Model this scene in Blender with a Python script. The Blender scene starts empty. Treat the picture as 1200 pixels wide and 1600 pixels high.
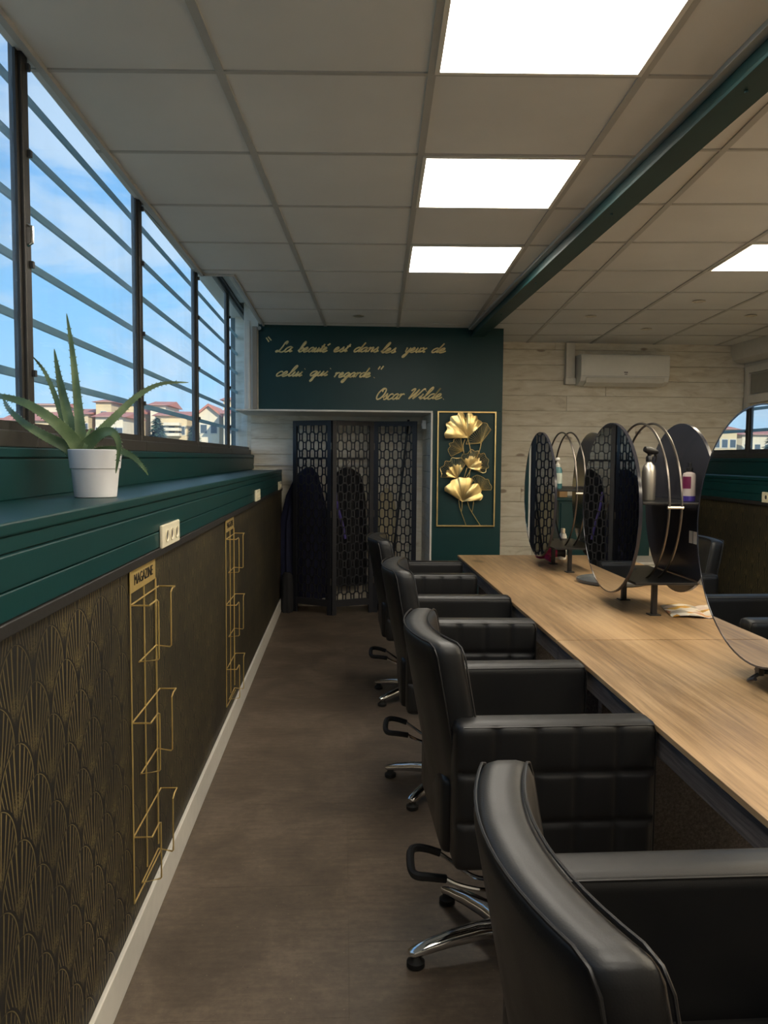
import bpy, bmesh, math, random
from mathutils import Vector, Matrix
random.seed(7)
PI = math.pi
sc = bpy.context.scene
COL = sc.collection

# ------------------------------------------------------------------ camera
F_PX, CAM_H = 1240.0, 1.40
def cam_axes(vp=(537, 715), roll=0.25):
    y = Vector((vp[0]-600, vp[1]-800, F_PX)).normalized()
    r = math.radians(roll)
    d = Vector((-math.sin(r), math.cos(r), 0)); d = (d - y*d.dot(y)).normalized()
    x = d.cross(y)
    return x, y, -d                      # rows: world X, Y, Z expressed in camera space (right, down, forward)
AX = cam_axes()
def ray(px, py):
    c = Vector((px-600, py-800, F_PX))
    return Vector((AX[0].dot(c), AX[1].dot(c), AX[2].dot(c)))
def P(px, py, X=None, Y=None, Z=None):   # photo pixel -> point on a known plane of the room
    d = ray(px, py); C = Vector((0, 0, CAM_H))
    t = (X-C.x)/d.x if X is not None else (Y-C.y)/d.y if Y is not None else (Z-C.z)/d.z
    return C + d*t
cam = bpy.data.cameras.new('camera'); cam_o = bpy.data.objects.new('camera', cam); COL.objects.link(cam_o)
right = Vector((AX[0].x, AX[1].x, AX[2].x)); down = Vector((AX[0].y, AX[1].y, AX[2].y)); fwd = Vector((AX[0].z, AX[1].z, AX[2].z))
m = Matrix((right, -down, -fwd)).transposed().to_4x4(); m.translation = (0, 0, CAM_H)
cam_o.matrix_world = m
cam.sensor_fit = 'VERTICAL'; cam.sensor_height = 36; cam.sensor_width = 27; cam.lens = F_PX/1600*36
cam.clip_start = 0.05; cam.clip_end = 1000
sc.camera = cam_o
sc.view_settings.view_transform = 'Standard'; sc.view_settings.look = 'None'
sc.view_settings.exposure = 0.0; sc.view_settings.gamma = 1.0; sc.view_settings.use_curve_mapping = False

# ------------------------------------------------------------------ node helpers
class V:
    """socket wrapper: arithmetic on node sockets"""
    def __init__(s, nt, sock): s.nt, s.s = nt, sock
    def _op(s, op, *o, clamp=False):
        n = s.nt.nodes.new('ShaderNodeMath'); n.operation = op; n.use_clamp = clamp
        for i, a in enumerate((s,)+o):
            if isinstance(a, V): s.nt.links.new(a.s, n.inputs[i])
            else: n.inputs[i].default_value = a
        return V(s.nt, n.outputs[0])
    def __add__(s, o): return s._op('ADD', o)
    def __sub__(s, o): return s._op('SUBTRACT', o)
    def __mul__(s, o): return s._op('MULTIPLY', o)
    def __truediv__(s, o): return s._op('DIVIDE', o)
    __radd__ = __add__; __rmul__ = __mul__
    def rsub(s, a): return s._op('MULTIPLY', -1.0)+a
    def abs(s): return s._op('ABSOLUTE')
    def floor(s): return s._op('FLOOR')
    def fract(s): return s._op('FRACT')
    def lt(s, o): return s._op('LESS_THAN', o)
    def gt(s, o): return s._op('GREATER_THAN', o)
    def sqrt(s): return s._op('SQRT')
    def max(s, o): return s._op('MAXIMUM', o)
    def min(s, o): return s._op('MINIMUM', o)
    def sin(s): return s._op('SINE')
    def atan2(s, o): return s._op('ARCTAN2', o)
    def clamp(s): return s._op('ADD', 0.0, clamp=True)
    def mix(s, a, b): return a*s.rsub(1.0)+b*s if isinstance(a, V) else s*(b-a)+a
    def step(s, lo, hi):
        n = s.nt.nodes.new('ShaderNodeMapRange'); n.interpolation_type = 'SMOOTHSTEP'
        n.inputs[1].default_value = lo; n.inputs[2].default_value = hi
        s.nt.links.new(s.s, n.inputs[0]); return V(s.nt, n.outputs[0])
def rgb(r, g, b):
    f = lambda c: (c/255/12.92 if c/255 <= .04045 else ((c/255+.055)/1.055)**2.4)
    return (f(r), f(g), f(b), 1)
def new_mat(name):
    mt = bpy.data.materials.new(name); mt.use_nodes = True
    nt = mt.node_tree; return mt, nt, nt.nodes['Principled BSDF']
def coords(nt, scale=(1, 1, 1), kind='Object', loc=(0, 0, 0), rot=(0, 0, 0)):
    t = nt.nodes.new('ShaderNodeTexCoord'); mp = nt.nodes.new('ShaderNodeMapping')
    mp.inputs['Scale'].default_value = scale; mp.inputs['Location'].default_value = loc; mp.inputs['Rotation'].default_value = rot
    nt.links.new(t.outputs[kind], mp.inputs[0]); return mp.outputs[0]
def geo_pos(nt, scale=(1, 1, 1)):
    g = nt.nodes.new('ShaderNodeNewGeometry'); mp = nt.nodes.new('ShaderNodeMapping'); mp.inputs['Scale'].default_value = scale
    nt.links.new(g.outputs['Position'], mp.inputs[0]); return mp.outputs[0]
def noise(nt, vec, scale=5, detail=4, rough=.5, dist=0):
    n = nt.nodes.new('ShaderNodeTexNoise'); n.inputs['Scale'].default_value = scale; n.inputs['Detail'].default_value = detail
    n.inputs['Roughness'].default_value = rough; n.inputs['Distortion'].default_value = dist
    if vec: nt.links.new(vec, n.inputs['Vector'])
    return n.outputs['Fac']
def ramp(nt, fac, stops):
    r = nt.nodes.new('ShaderNodeValToRGB'); e = r.color_ramp.elements
    while len(e) < len(stops): e.new(.5)
    for i, (p, c) in enumerate(stops): e[i].position = p; e[i].color = c
    nt.links.new(fac, r.inputs[0]); return r.outputs[0]
def bump(nt, b, height, strength=.2, dist=.002):
    n = nt.nodes.new('ShaderNodeBump'); n.inputs['Strength'].default_value = strength; n.inputs['Distance'].default_value = dist
    nt.links.new(height, n.inputs['Height']); nt.links.new(n.outputs[0], b.inputs['Normal'])
def mixc(nt, fac, a, b):
    n = nt.nodes.new('ShaderNodeMix'); n.data_type = 'RGBA'
    for s, v in ((n.inputs[0], fac), (n.inputs[6], a), (n.inputs[7], b)):
        if hasattr(v, 'is_linked') or hasattr(v, 'links'): nt.links.new(v, s)
        else: s.default_value = v
    return n.outputs[2]
def plain(name, c, rough=.5, metal=0, var=.12, vscale=20, bumps=0, bscale=200, coat=0, spec=.5):
    """principled with a little procedural colour variation and fine relief"""
    mt, nt, b = new_mat(name)
    f = noise(nt, coords(nt), vscale, 4)
    c0 = tuple(x*(1-var) for x in c[:3])+(1,); c1 = tuple(min(1, x*(1+var)) for x in c[:3])+(1,)
    nt.links.new(ramp(nt, f, [(.3, c0), (.7, c1)]), b.inputs['Base Color'])
    b.inputs['Roughness'].default_value = rough; b.inputs['Metallic'].default_value = metal
    b.inputs['Coat Weight'].default_value = coat; b.inputs['Specular IOR Level'].default_value = spec
    if bumps: bump(nt, b, noise(nt, coords(nt), bscale, 3), bumps)
    return mt

# ------------------------------------------------------------------ world: blue sky with broken cloud; low sun on the far houses
w = bpy.data.worlds.new('sky'); sc.world = w; w.use_nodes = True; nt = w.node_tree
bg = nt.nodes['Background']; bg.inputs['Strength'].default_value = 1.5
gen = coords(nt, (1, 1, 1), 'Generated')
sep = nt.nodes.new('ShaderNodeSeparateXYZ'); nt.links.new(gen, sep.inputs[0])
blue = ramp(nt, sep.outputs[2], [(0.0, (.46, .68, .86, 1)), (.16, (.26, .53, .84, 1)), (.5, (.10, .29, .66, 1))])
cl = noise(nt, coords(nt, (2.6, 2.6, 6.0), 'Generated', loc=(.35, .1, .2)), 1.7, 9, .58, .4)
cf = V(nt, cl).step(.42, .62)
nt.links.new(mixc(nt, (cf*.8).s, blue, (.52, .63, .77, 1)), bg.inputs['Color'])
sun = bpy.data.lights.new('sun', 'SUN'); sun.energy = 5.0; sun.angle = .01; sun.color = (1, .86, .66)
sun_o = bpy.data.objects.new('sun', sun); COL.objects.link(sun_o)
sun_o.rotation_euler = Vector((-.45, .72, -.42)).to_track_quat('-Z', 'Y').to_euler(); sun_o.location = (20, -30, 25)
LED_STRENGTH = 15.5

# ------------------------------------------------------------------ mesh helpers
class MB:
    def __init__(s): s.v, s.f = [], []
    def add(s, vs, fs):
        o = len(s.v); s.v += [tuple(p) for p in vs]; s.f += [tuple(i+o for i in q) for q in fs]; return s
    def box(s, x0, x1, y0, y1, z0, z1, c=0):
        if c <= 0:
            vs = [(x, y, z) for z in (z0, z1) for y in (y0, y1) for x in (x0, x1)]
            return s.add(vs, [(0, 2, 3, 1), (4, 5, 7, 6), (0, 1, 5, 4), (2, 6, 7, 3), (0, 4, 6, 2), (1, 3, 7, 5)])
        vs, fs = rounded_box((x1-x0, y1-y0, z1-z0), c, 0, 1)
        cx, cy, cz = (x0+x1)/2, (y0+y1)/2, (z0+z1)/2
        return s.add([(a+cx, b+cy, d+cz) for a, b, d in vs], fs)
    def tube(s, pts, r, n=8, closed=False, cap=True, flat=1.0):
        pts = [Vector(p) for p in pts]; k = len(pts)
        rs = r if isinstance(r, (list, tuple)) else [r]*k
        tn = []
        for i in range(k):
            a = pts[i-1] if (i or closed) else pts[0]; b = pts[(i+1) % k] if (i < k-1 or closed) else pts[-1]
            t = (b-a); tn.append(t.normalized() if t.length > 1e-9 else Vector((0, 0, 1)))
        up = Vector((0, 0, 1)) if abs(tn[0].z) < .9 else Vector((1, 0, 0))
        nrm = (up - tn[0]*up.dot(tn[0])).normalized(); vs = []
        for i in range(k):
            nrm = (nrm - tn[i]*nrm.dot(tn[i]))
            nrm = nrm.normalized() if nrm.length > 1e-6 else tn[i].orthogonal().normalized()
            bn = tn[i].cross(nrm)
            for j in range(n):
                a = 2*PI*j/n; vs.append(pts[i]+nrm*math.cos(a)*rs[i]+bn*math.sin(a)*rs[i]*flat)
        fs = []
        for i in range(k if closed else k-1):
            for j in range(n):
                a, b = i*n+j, i*n+(j+1) % n; c, d = ((i+1) % k)*n+(j+1) % n, ((i+1) % k)*n+j
                fs.append((a, b, c, d))
        if cap and not closed: fs += [tuple(range(n-1, -1, -1)), tuple((k-1)*n+j for j in range(n))]
        return s.add(vs, fs)
    def lathe(s, prof, n=24, c=(0, 0, 0)):
        vs, fs = [], []
        for r, z in prof:
            for j in range(n): a = 2*PI*j/n; vs.append((c[0]+r*math.cos(a), c[1]+r*math.sin(a), c[2]+z))
        for i in range(len(prof)-1):
            for j in range(n): fs.append((i*n+j, i*n+(j+1) % n, (i+1)*n+(j+1) % n, (i+1)*n+j))
        fs += [tuple(range(n-1, -1, -1)), tuple((len(prof)-1)*n+j for j in range(n))]
        return s.add(vs, fs)
    def xf(s, fn): s.v = [tuple(fn(Vector(p))) for p in s.v]; return s
    def build(s, name, mat, parent=None, smooth=False, bevel=0, world=True, seg=2, angle=40):
        vs = s.v
        if parent is not None and world: l = parent_loc(parent); vs = [(a-l[0], b-l[1], c-l[2]) for a, b, c in vs]
        me = bpy.data.meshes.new(name); me.from_pydata(vs, [], s.f); me.update()
        bm = bmesh.new(); bm.from_mesh(me); bmesh.ops.remove_doubles(bm, verts=bm.verts, dist=1e-6)
        bmesh.ops.recalc_face_normals(bm, faces=bm.faces); bm.to_mesh(me); bm.free()
        o = bpy.data.objects.new(name, me); COL.objects.link(o)
        if mat: me.materials.append(mat)
        if parent is not None: o.parent = parent
        if smooth: me.shade_smooth() if angle is None else me.set_sharp_from_angle(angle=math.radians(angle))
        if bevel:
            b = o.modifiers.new('bevel', 'BEVEL'); b.width = bevel; b.segments = seg; b.limit_method = 'ANGLE'; b.angle_limit = math.radians(40)
            me.shade_smooth(); b.harden_normals = True
        elif smooth:
            me.shade_smooth()
            if angle is not None: me.set_sharp_from_angle(angle=math.radians(angle))
        return o
def parent_loc(p):
    l = Vector(p.location)
    while p.parent: p = p.parent; l += Vector(p.location)
    return l
def axis_samples(hw, r, n):
    if r <= 0: return [-hw, hw]
    e = [-hw, -hw+r*.30, -hw+r]
    mid = [-hw+r+(2*hw-2*r)*i/n for i in range(1, n)] if n > 1 else []
    return e+mid+[-x for x in reversed(e)]
def rounded_box(size, r, disp=None, n=(4, 4, 4)):
    if isinstance(n, int): n = (n, n, n)
    hx = [a/2 for a in size]; S = [axis_samples(hx[i], r, n[i]) for i in range(3)]
    key, vs, fs = {}, [], []
    def vid(p):
        k = tuple(round(a, 6) for a in p)
        if k in key: return key[k]
        inn = Vector([max(-hx[i]+r, min(hx[i]-r, p[i])) for i in range(3)]); d = Vector(p)-inn
        q = inn+d.normalized()*r if d.length > 1e-9 else Vector(p)
        key[k] = len(vs); vs.append(tuple(q)); return key[k]
    for ax in range(3):
        a, b = (ax+1) % 3, (ax+2) % 3
        for sgn in (-1, 1):
            for i in range(len(S[a])-1):
                for j in range(len(S[b])-1):
                    q = []
                    for (ii, jj) in ((i, j), (i+1, j), (i+1, j+1), (i, j+1)):
                        p = [0, 0, 0]; p[ax] = sgn*hx[ax]; p[a] = S[a][ii]; p[b] = S[b][jj]; q.append(vid(p))
                    fs.append(tuple(q) if sgn > 0 else tuple(reversed(q)))
    return vs, fs
def spline(pts, n=6, closed=False):
    pts = [Vector(p) for p in pts]; k = len(pts); out = []
    for i in range(k if closed else k-1):
        g = lambda j: pts[j % k] if closed else pts[max(0, min(k-1, j))]
        p0, p1, p2, p3 = g(i-1), g(i), g(i+1), g(i+2)
        for t in range(n):
            t /= n
            out.append(.5*((2*p1)+(p2-p0)*t+(2*p0-5*p1+4*p2-p3)*t*t+(3*p1-p0-3*p2+p3)*t**3))
    if not closed: out.append(pts[-1])
    return out
def circle(c, r, n=48, plane='YZ', a0=0, a1=2*PI):
    out = []; full = abs(a1-a0-2*PI) < 1e-6; k = n if full else n+1
    for i in range(k):
        a = a0+(a1-a0)*i/n; u, v = r*math.cos(a), r*math.sin(a)
        out.append({'YZ': (c[0], c[1]+u, c[2]+v), 'XY': (c[0]+u, c[1]+v, c[2]), 'XZ': (c[0]+u, c[1], c[2]+v)}[plane])
    return out
def tag(o, label, cat=None, group=None, kind=None):
    o['label'] = label
    if cat: o['category'] = cat
    if group: o['group'] = group
    if kind: o['kind'] = kind
    return o
def thing(name, label, cat, loc=(0, 0, 0), group=None, rz=0, kind=None):
    o = bpy.data.objects.new(name, None); COL.objects.link(o); o.location = loc; o.rotation_euler.z = rz; o.empty_display_size = .05
    return tag(o, label, cat, group, kind)
def copy_tree(o, parent=None):
    c = o.copy(); COL.objects.link(c); c.parent = parent
    for ch in list(o.children):
        if ch.name != c.name: copy_tree(ch, c)
    return c
def clip_poly(poly, a, b, c):            # keep a*x+b*y >= c
    out = []
    for i in range(len(poly)):
        p, q = poly[i], poly[(i+1) % len(poly)]; dp, dq = a*p[0]+b*p[1]-c, a*q[0]+b*q[1]-c
        if dp >= 0: out.append(p)
        if dp*dq < 0: t = dp/(dp-dq); out.append((p[0]+(q[0]-p[0])*t, p[1]+(q[1]-p[1])*t))
    return out
def clip_rect(poly, x0, x1, y0, y1):
    for a, b, c in ((1, 0, x0), (-1, 0, -x1), (0, 1, y0), (0, -1, -y1)):
        poly = clip_poly(poly, a, b, c)
        if len(poly) < 3: return []
    return poly
def area(poly): return abs(sum(poly[i][0]*poly[(i+1) % len(poly)][1]-poly[(i+1) % len(poly)][0]*poly[i][1] for i in range(len(poly))))/2
def prism(poly, z0, z1, ch=0):
    """vertical prism; ch chamfers the lower rim"""
    mb = MB(); n = len(poly); cx = sum(p[0] for p in poly)/n; cy = sum(p[1] for p in poly)/n
    def ins(p, d):
        v = Vector((p[0]-cx, p[1]-cy)); l = v.length; v = v*(1-d/l) if l > d else v; return (cx+v.x, cy+v.y)
    rings = [([ins(p, ch*1.4) for p in poly], z0), (poly, z0+ch), (poly, z1)] if ch else [(poly, z0), (poly, z1)]
    vs = [(p[0], p[1], z) for ring, z in rings for p in ring]; fs = [tuple(range(n-1, -1, -1)), tuple((len(rings)-1)*n+i for i in range(n))]
    for k in range(len(rings)-1):
        for i in range(n): fs.append((k*n+i, k*n+(i+1) % n, (k+1)*n+(i+1) % n, (k+1)*n+i))
    return mb.add(vs, fs)
def text_mesh(s, size, name, mat, depth, mw, parent):
    cu = bpy.data.curves.new(name, 'FONT'); cu.body = s; cu.size = size; cu.extrude = depth; cu.align_x = 'CENTER'; cu.align_y = 'CENTER'
    t = bpy.data.objects.new(name, cu); COL.objects.link(t)
    dg = bpy.context.evaluated_depsgraph_get(); me = bpy.data.meshes.new_from_object(t.evaluated_get(dg))
    bpy.data.objects.remove(t); me.materials.append(mat); me.transform(mw)
    o = bpy.data.objects.new(name, me); COL.objects.link(o); o.parent = parent; return o

# ------------------------------------------------------------------ materials
GREEN = plain('deep_green_paint', rgb(12, 54, 55), .40, var=.06, vscale=6, bumps=.05, bscale=60, spec=.32)
BEAMG = plain('green_beam_paint', rgb(24, 62, 62), .5, var=.12, vscale=8)
WHITE = plain('white_paint', rgb(214, 210, 200), .5, var=.04)
WHITEP = plain('white_plastic', rgb(228, 226, 218), .35, var=.02)
GRIDM = plain('ceiling_grid_metal', rgb(178, 178, 175), .45, var=.03)
DARKTRIM = plain('charcoal_trim', rgb(34, 33, 32), .5, var=.2, bumps=.1, bscale=90)
FRAMEM = plain('bronze_window_frame', rgb(62, 60, 57), .42, metal=.25, var=.15)
JAMBM = plain('window_jamb_paint', rgb(214, 211, 203), .5, var=.05)
GRILLE = None
TAUPE = plain('taupe_paint', rgb(140, 130, 116), .5, var=.05)
BLACK = plain('black_satin', rgb(22, 22, 24), .38, var=.1)
SCREENM = plain('black_stained_wood', rgb(24, 25, 32), .5, var=.25, vscale=30, bumps=.08)
GLOSSBLK = plain('black_gloss_back', rgb(48, 48, 54), .16, var=.05)
RUBBER = plain('black_rubber', rgb(16, 16, 16), .65, var=.1)
CHROME = plain('chrome', (.82, .82, .82, 1), .09, metal=1, var=.02)
BRASS = plain('brass_wire', (.66, .48, .18, 1), .32, metal=.5, var=.08)
GOLD = plain('gold_leaf', (.80, .60, .26, 1), .30, metal=.9, var=.16, vscale=12, bumps=.25, bscale=30)
GOLDPAINT = plain('gold_lettering', (.80, .66, .32, 1), .4, metal=.15, var=.06)
STEEL = plain('brushed_steel', (.72, .68, .60, 1), .42, metal=1, var=.05)
TERRA = plain('terracotta_roof', rgb(196, 128, 110), .8, var=.15, vscale=2)
CREAM = plain('cream_render', rgb(226, 206, 168), .8, var=.05, vscale=.6)
CREAM2 = plain('pale_render', rgb(236, 224, 200), .8, var=.05, vscale=.6)
HGLASS = plain('far_window_glass', rgb(84, 96, 108), .25, var=.1)
POTM = plain('white_ceramic', rgb(222, 222, 224), .35, var=.02)
SOIL = plain('soil', rgb(52, 40, 30), .9, var=.4, vscale=60, bumps=.6, bscale=80)
NAVY = plain('navy_cloth', rgb(22, 26, 56), .75, var=.2, bumps=.2, bscale=120)
BLKCLOTH = plain('black_cloth', rgb(18, 18, 22), .8, var=.2, bumps=.2, bscale=120)
CREAMCLOTH = plain('cream_cloth', rgb(200, 186, 150), .85, var=.08, bumps=.2, bscale=120)
PURPLE = plain('purple_ribbon', rgb(84, 70, 150), .6, var=.1)
MAGENTA = plain('magenta_plastic', rgb(168, 30, 78), .3, var=.04)
PIPING = plain('leather_piping', rgb(26, 25, 25), .38, var=.1)

def leather_mat():
    mt, nt, b = new_mat('black_leather'); c = coords(nt)
    f = noise(nt, c, 6, 5); nt.links.new(ramp(nt, f, [(.3, (.006, .006, .007, 1)), (.7, (.011, .0107, .0105, 1))]), b.inputs['Base Color'])
    r = V(nt, noise(nt, c, 14, 4)); nt.links.new((r*.16+.36).s, b.inputs['Roughness'])
    vo = nt.nodes.new('ShaderNodeTexVoronoi'); vo.inputs['Scale'].default_value = 420; nt.links.new(c, vo.inputs['Vector'])
    bump(nt, b, vo.outputs['Distance'], .12, .0006); b.inputs['Specular IOR Level'].default_value = .42
    return mt
LEATHER = leather_mat()
def mirror_mat():
    mt, nt, b = new_mat('mirror_silver'); b.inputs['Base Color'].default_value = (.86, .88, .88, 1); b.inputs['Metallic'].default_value = 1
    b.inputs['Roughness'].default_value = .004; return mt
MIRROR = mirror_mat()
def glass_mat(name, haze=.05, refl=.06, tint=(.93, .97, .98, 1)):
    mt, nt, b = new_mat(name); nt.nodes.remove(b); out = nt.nodes['Material Output']
    tr = nt.nodes.new('ShaderNodeBsdfTransparent'); tr.inputs[0].default_value = tint
    gl = nt.nodes.new('ShaderNodeBsdfGlossy'); gl.inputs['Roughness'].default_value = .02
    tl = nt.nodes.new('ShaderNodeBsdfTranslucent'); tl.inputs[0].default_value = (.9, .93, .95, 1)
    m1 = nt.nodes.new('ShaderNodeMixShader'); m2 = nt.nodes.new('ShaderNodeMixShader')
    d = V(nt, noise(nt, coords(nt, (1, 1, .4)), 3, 6)).step(.4, .8)*haze+haze*.4
    nt.links.new(d.s, m1.inputs[0]); nt.links.new(tr.outputs[0], m1.inputs[1]); nt.links.new(tl.outputs[0], m1.inputs[2])
    m2.inputs[0].default_value = refl; nt.links.new(m1.outputs[0], m2.inputs[1]); nt.links.new(gl.outputs[0], m2.inputs[2])
    nt.links.new(m2.outputs[0], out.inputs[0]); return mt
def slat_mat():
    mt, nt, b = new_mat('frosted_grey_slats'); out = nt.nodes['Material Output']
    f = noise(nt, coords(nt), 6, 3); nt.links.new(ramp(nt, f, [(.3, rgb(150, 172, 172)), (.7, rgb(166, 188, 188))]), b.inputs['Base Color']); b.inputs['Roughness'].default_value = .5
    tl = nt.nodes.new('ShaderNodeBsdfTranslucent'); tl.inputs[0].default_value = rgb(172, 196, 198); m = nt.nodes.new('ShaderNodeMixShader'); m.inputs[0].default_value = .65
    nt.links.new(b.outputs[0], m.inputs[1]); nt.links.new(tl.outputs[0], m.inputs[2]); nt.links.new(m.outputs[0], out.inputs[0]); return mt
GRILLE = slat_mat()
GLASS = glass_mat('window_glass', .10, .05)
def bottle_glass(name, tint): return glass_mat(name, .10, .10, tint)
def led_mat(name, col, mul=1.0):
    mt, nt, b = new_mat(name); b.inputs['Base Color'].default_value = (.9, .88, .8, 1)
    f = V(nt, noise(nt, coords(nt), 2, 2))*.06+.97
    b.inputs['Emission Color'].default_value = col; nt.links.new((f*(LED_STRENGTH*mul)).s, b.inputs['Emission Strength']); return mt
LED = led_mat('led_diffuser', (1, .93, .81, 1)); LEDW = led_mat('warm_led_diffuser', (1, .87, .66, 1), 1.2)
def tile_mat():
    mt, nt, b = new_mat('ceiling_tile_white'); c = geo_pos(nt)
    f = noise(nt, c, 2.2, 4); nt.links.new(ramp(nt, f, [(.3, rgb(214, 215, 214)), (.7, rgb(223, 224, 223))]), b.inputs['Base Color'])
    b.inputs['Roughness'].default_value = .85; bump(nt, b, noise(nt, c, 260, 3), .15, .001); return mt
TILE = tile_mat()
def floor_mat():
    mt, nt, b = new_mat('brown_stone_vinyl'); c = geo_pos(nt)
    a = V(nt, noise(nt, c, 3.2, 8, .62, .6)); s = V(nt, noise(nt, c, 42, 6, .7)); st = V(nt, noise(nt, geo_pos(nt, (1, 5, 1)), 9, 6, .6))
    f = a*.5+s*.28+st*.22
    col = ramp(nt, f.s, [(.34, rgb(64, 55, 47)), (.5, rgb(91, 79, 67)), (.64, rgb(116, 102, 88))])
    spk = V(nt, noise(nt, c, 95, 2)).step(.70, .76)
    drk = V(nt, noise(nt, c, 70, 2)).step(.29, .24)
    col = mixc(nt, (spk*.35).s, col, rgb(160, 146, 124)); col = mixc(nt, (drk*.5).s, col, rgb(48, 40, 34))
    nt.links.new(col, b.inputs['Base Color']); nt.links.new((s*.2+.42).s, b.inputs['Roughness']); bump(nt, b, s.s, .12, .001); return mt
FLOOR = floor_mat()
def oak_mat():
    mt, nt, b = new_mat('oak_laminate'); c = geo_pos(nt, (1, .16, 1))
    wv = V(nt, noise(nt, c, 5, 6, .55, .5)); fine = V(nt, noise(nt, geo_pos(nt, (1, .03, 1)), 70, 5, .7, .2))
    f = wv*.5+fine*.5
    col = ramp(nt, f.s, [(.34, rgb(100, 76, 50)), (.45, rgb(140, 112, 79)), (.53, rgb(163, 133, 97)), (.66, rgb(186, 157, 118))])
    kn = nt.nodes.new('ShaderNodeTexVoronoi'); kn.inputs['Scale'].default_value = 1.0; nt.links.new(geo_pos(nt, (3.1, 1.25, 0)), kn.inputs['Vector'])
    k = V(nt, kn.outputs['Distance'])+V(nt, noise(nt, geo_pos(nt, (1, .4, 1)), 26, 4))*.10
    nt.links.new(mixc(nt, (k.step(.19, .10)*.8).s, col, rgb(62, 42, 26)), b.inputs['Base Color'])
    nt.links.new((fine*.2+.33).s, b.inputs['Roughness']); bump(nt, b, fine.s, .12, .0008); return mt
OAK = oak_mat()
def edge_mat():
    mt, nt, b = new_mat('grey_oak_edge'); fine = noise(nt, geo_pos(nt, (1, .05, 1)), 110, 5, .7, .3)
    nt.links.new(ramp(nt, fine, [(.3, rgb(54, 49, 47)), (.5, rgb(84, 77, 73)), (.7, rgb(114, 105, 99))]), b.inputs['Base Color'])
    b.inputs['Roughness'].default_value = .55; bump(nt, b, fine, .3, .001); return mt
OAKEDGE = edge_mat()
def plank_mat():
    mt, nt, b = new_mat('whitewashed_pine'); oi = nt.nodes.new('ShaderNodeObjectInfo')
    va = nt.nodes.new('ShaderNodeVectorMath'); va.operation = 'ADD'; cb = nt.nodes.new('ShaderNodeCombineXYZ')
    rnd = V(nt, oi.outputs['Random']); nt.links.new((rnd*37).s, cb.inputs[0]); nt.links.new((rnd*11).s, cb.inputs[2]); cb.inputs[1].default_value = 0
    nt.links.new(geo_pos(nt, (.22, 1, 1)), va.inputs[0]); nt.links.new(cb.outputs[0], va.inputs[1])
    g = V(nt, noise(nt, va.outputs[0], 16, 7, .6, 1.0))
    col = ramp(nt, (g+rnd*.10).s, [(.30, rgb(186, 174, 152)), (.48, rgb(218, 209, 190)), (.72, rgb(236, 230, 215))])
    kn = nt.nodes.new('ShaderNodeTexVoronoi'); vb = nt.nodes.new('ShaderNodeVectorMath'); vb.operation = 'ADD'
    nt.links.new(geo_pos(nt, (2.2, 0, 5.0)), vb.inputs[0]); nt.links.new(cb.outputs[0], vb.inputs[1]); nt.links.new(vb.outputs[0], kn.inputs['Vector']); kn.inputs['Scale'].default_value = 1
    k = V(nt, kn.outputs['Distance'])+g*.08
    nt.links.new(mixc(nt, (k.step(.16, .10)*.7).s, col, rgb(120, 92, 66)), b.inputs['Base Color'])
    b.inputs['Roughness'].default_value = .6; bump(nt, b, g.s, .15, .001); return mt
PLANK = plank_mat()
def wallpaper_mat():
    mt, nt, b = new_mat('art_deco_fan_wallpaper')
    sp = nt.nodes.new('ShaderNodeSeparateXYZ'); nt.links.new(geo_pos(nt), sp.inputs[0])
    y, z = V(nt, sp.outputs[1]), V(nt, sp.outputs[2])
    u = y/.165; v = z/.178; t = v*2; k0 = t.floor(); fr = t-k0
    par = (k0*.5).fract()*2                                   # 0 or 1: parity of the row
    du_b = (u+par*.5).fract()-.5                              # row k0 (behind)
    du_f = (u+par*.5+.5).fract()-.5                           # row k0-1 (in front)
    dv_b = fr*.5; dv_f = fr*.5+.5
    q = (dv_f-.5)/.5; wdt = (q*q).rsub(1.0).max(0.0).sqrt()*.5
    front = du_f.abs().lt(wdt)
    du = front.mix(du_b, du_f); dv = front.mix(dv_b, dv_f)
    edge = front.mix(dv_b*.95+.10-du_b.abs(), wdt-du_f.abs())
    bend = du*(du.abs()*1.1+.75)
    ang = bend.atan2(dv*.92+.10)
    st = ((ang*7.2).fract()-.5).abs()                         # rib lines
    width = V(nt, noise(nt, geo_pos(nt), 60, 2))*.10+.06
    line = (st-width).step(.045, -.045)
    rr = ((du*1.0)*(du*1.0)+(dv-.02)*(dv-.02)).sqrt()
    fade = rr.step(.14, .42)
    rim = ((edge-.065).abs()).step(.014, .005)
    inside = edge.step(.075, .10)
    leaf = (((du/.05)*(du/.05))+((dv-.10)/.17)*((dv-.10)/.17)).sqrt().step(1.1, .9)
    dust = V(nt, noise(nt, geo_pos(nt), 380, 2)).step(.42, .62)*(rr-.34).abs().step(.22, .0)*(du.abs().step(.22, .04))
    patch = V(nt, noise(nt, geo_pos(nt), 3.0, 4)).step(.30, .72)*.65+.35
    amt = ((line*inside*(fade*.55+.25)).max(rim*.8).max(dust*.55))*(leaf.rsub(1.0))*patch
    col = mixc(nt, amt.clamp().s, rgb(19, 18, 16), rgb(140, 124, 80))
    nt.links.new(col, b.inputs['Base Color']); nt.links.new((amt*-.12+.55).s, b.inputs['Roughness'])
    nt.links.new((amt*.25).s, b.inputs['Metallic']); bump(nt, b, amt.s, .25, .001); return mt
WALLPAPER = wallpaper_mat()
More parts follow.
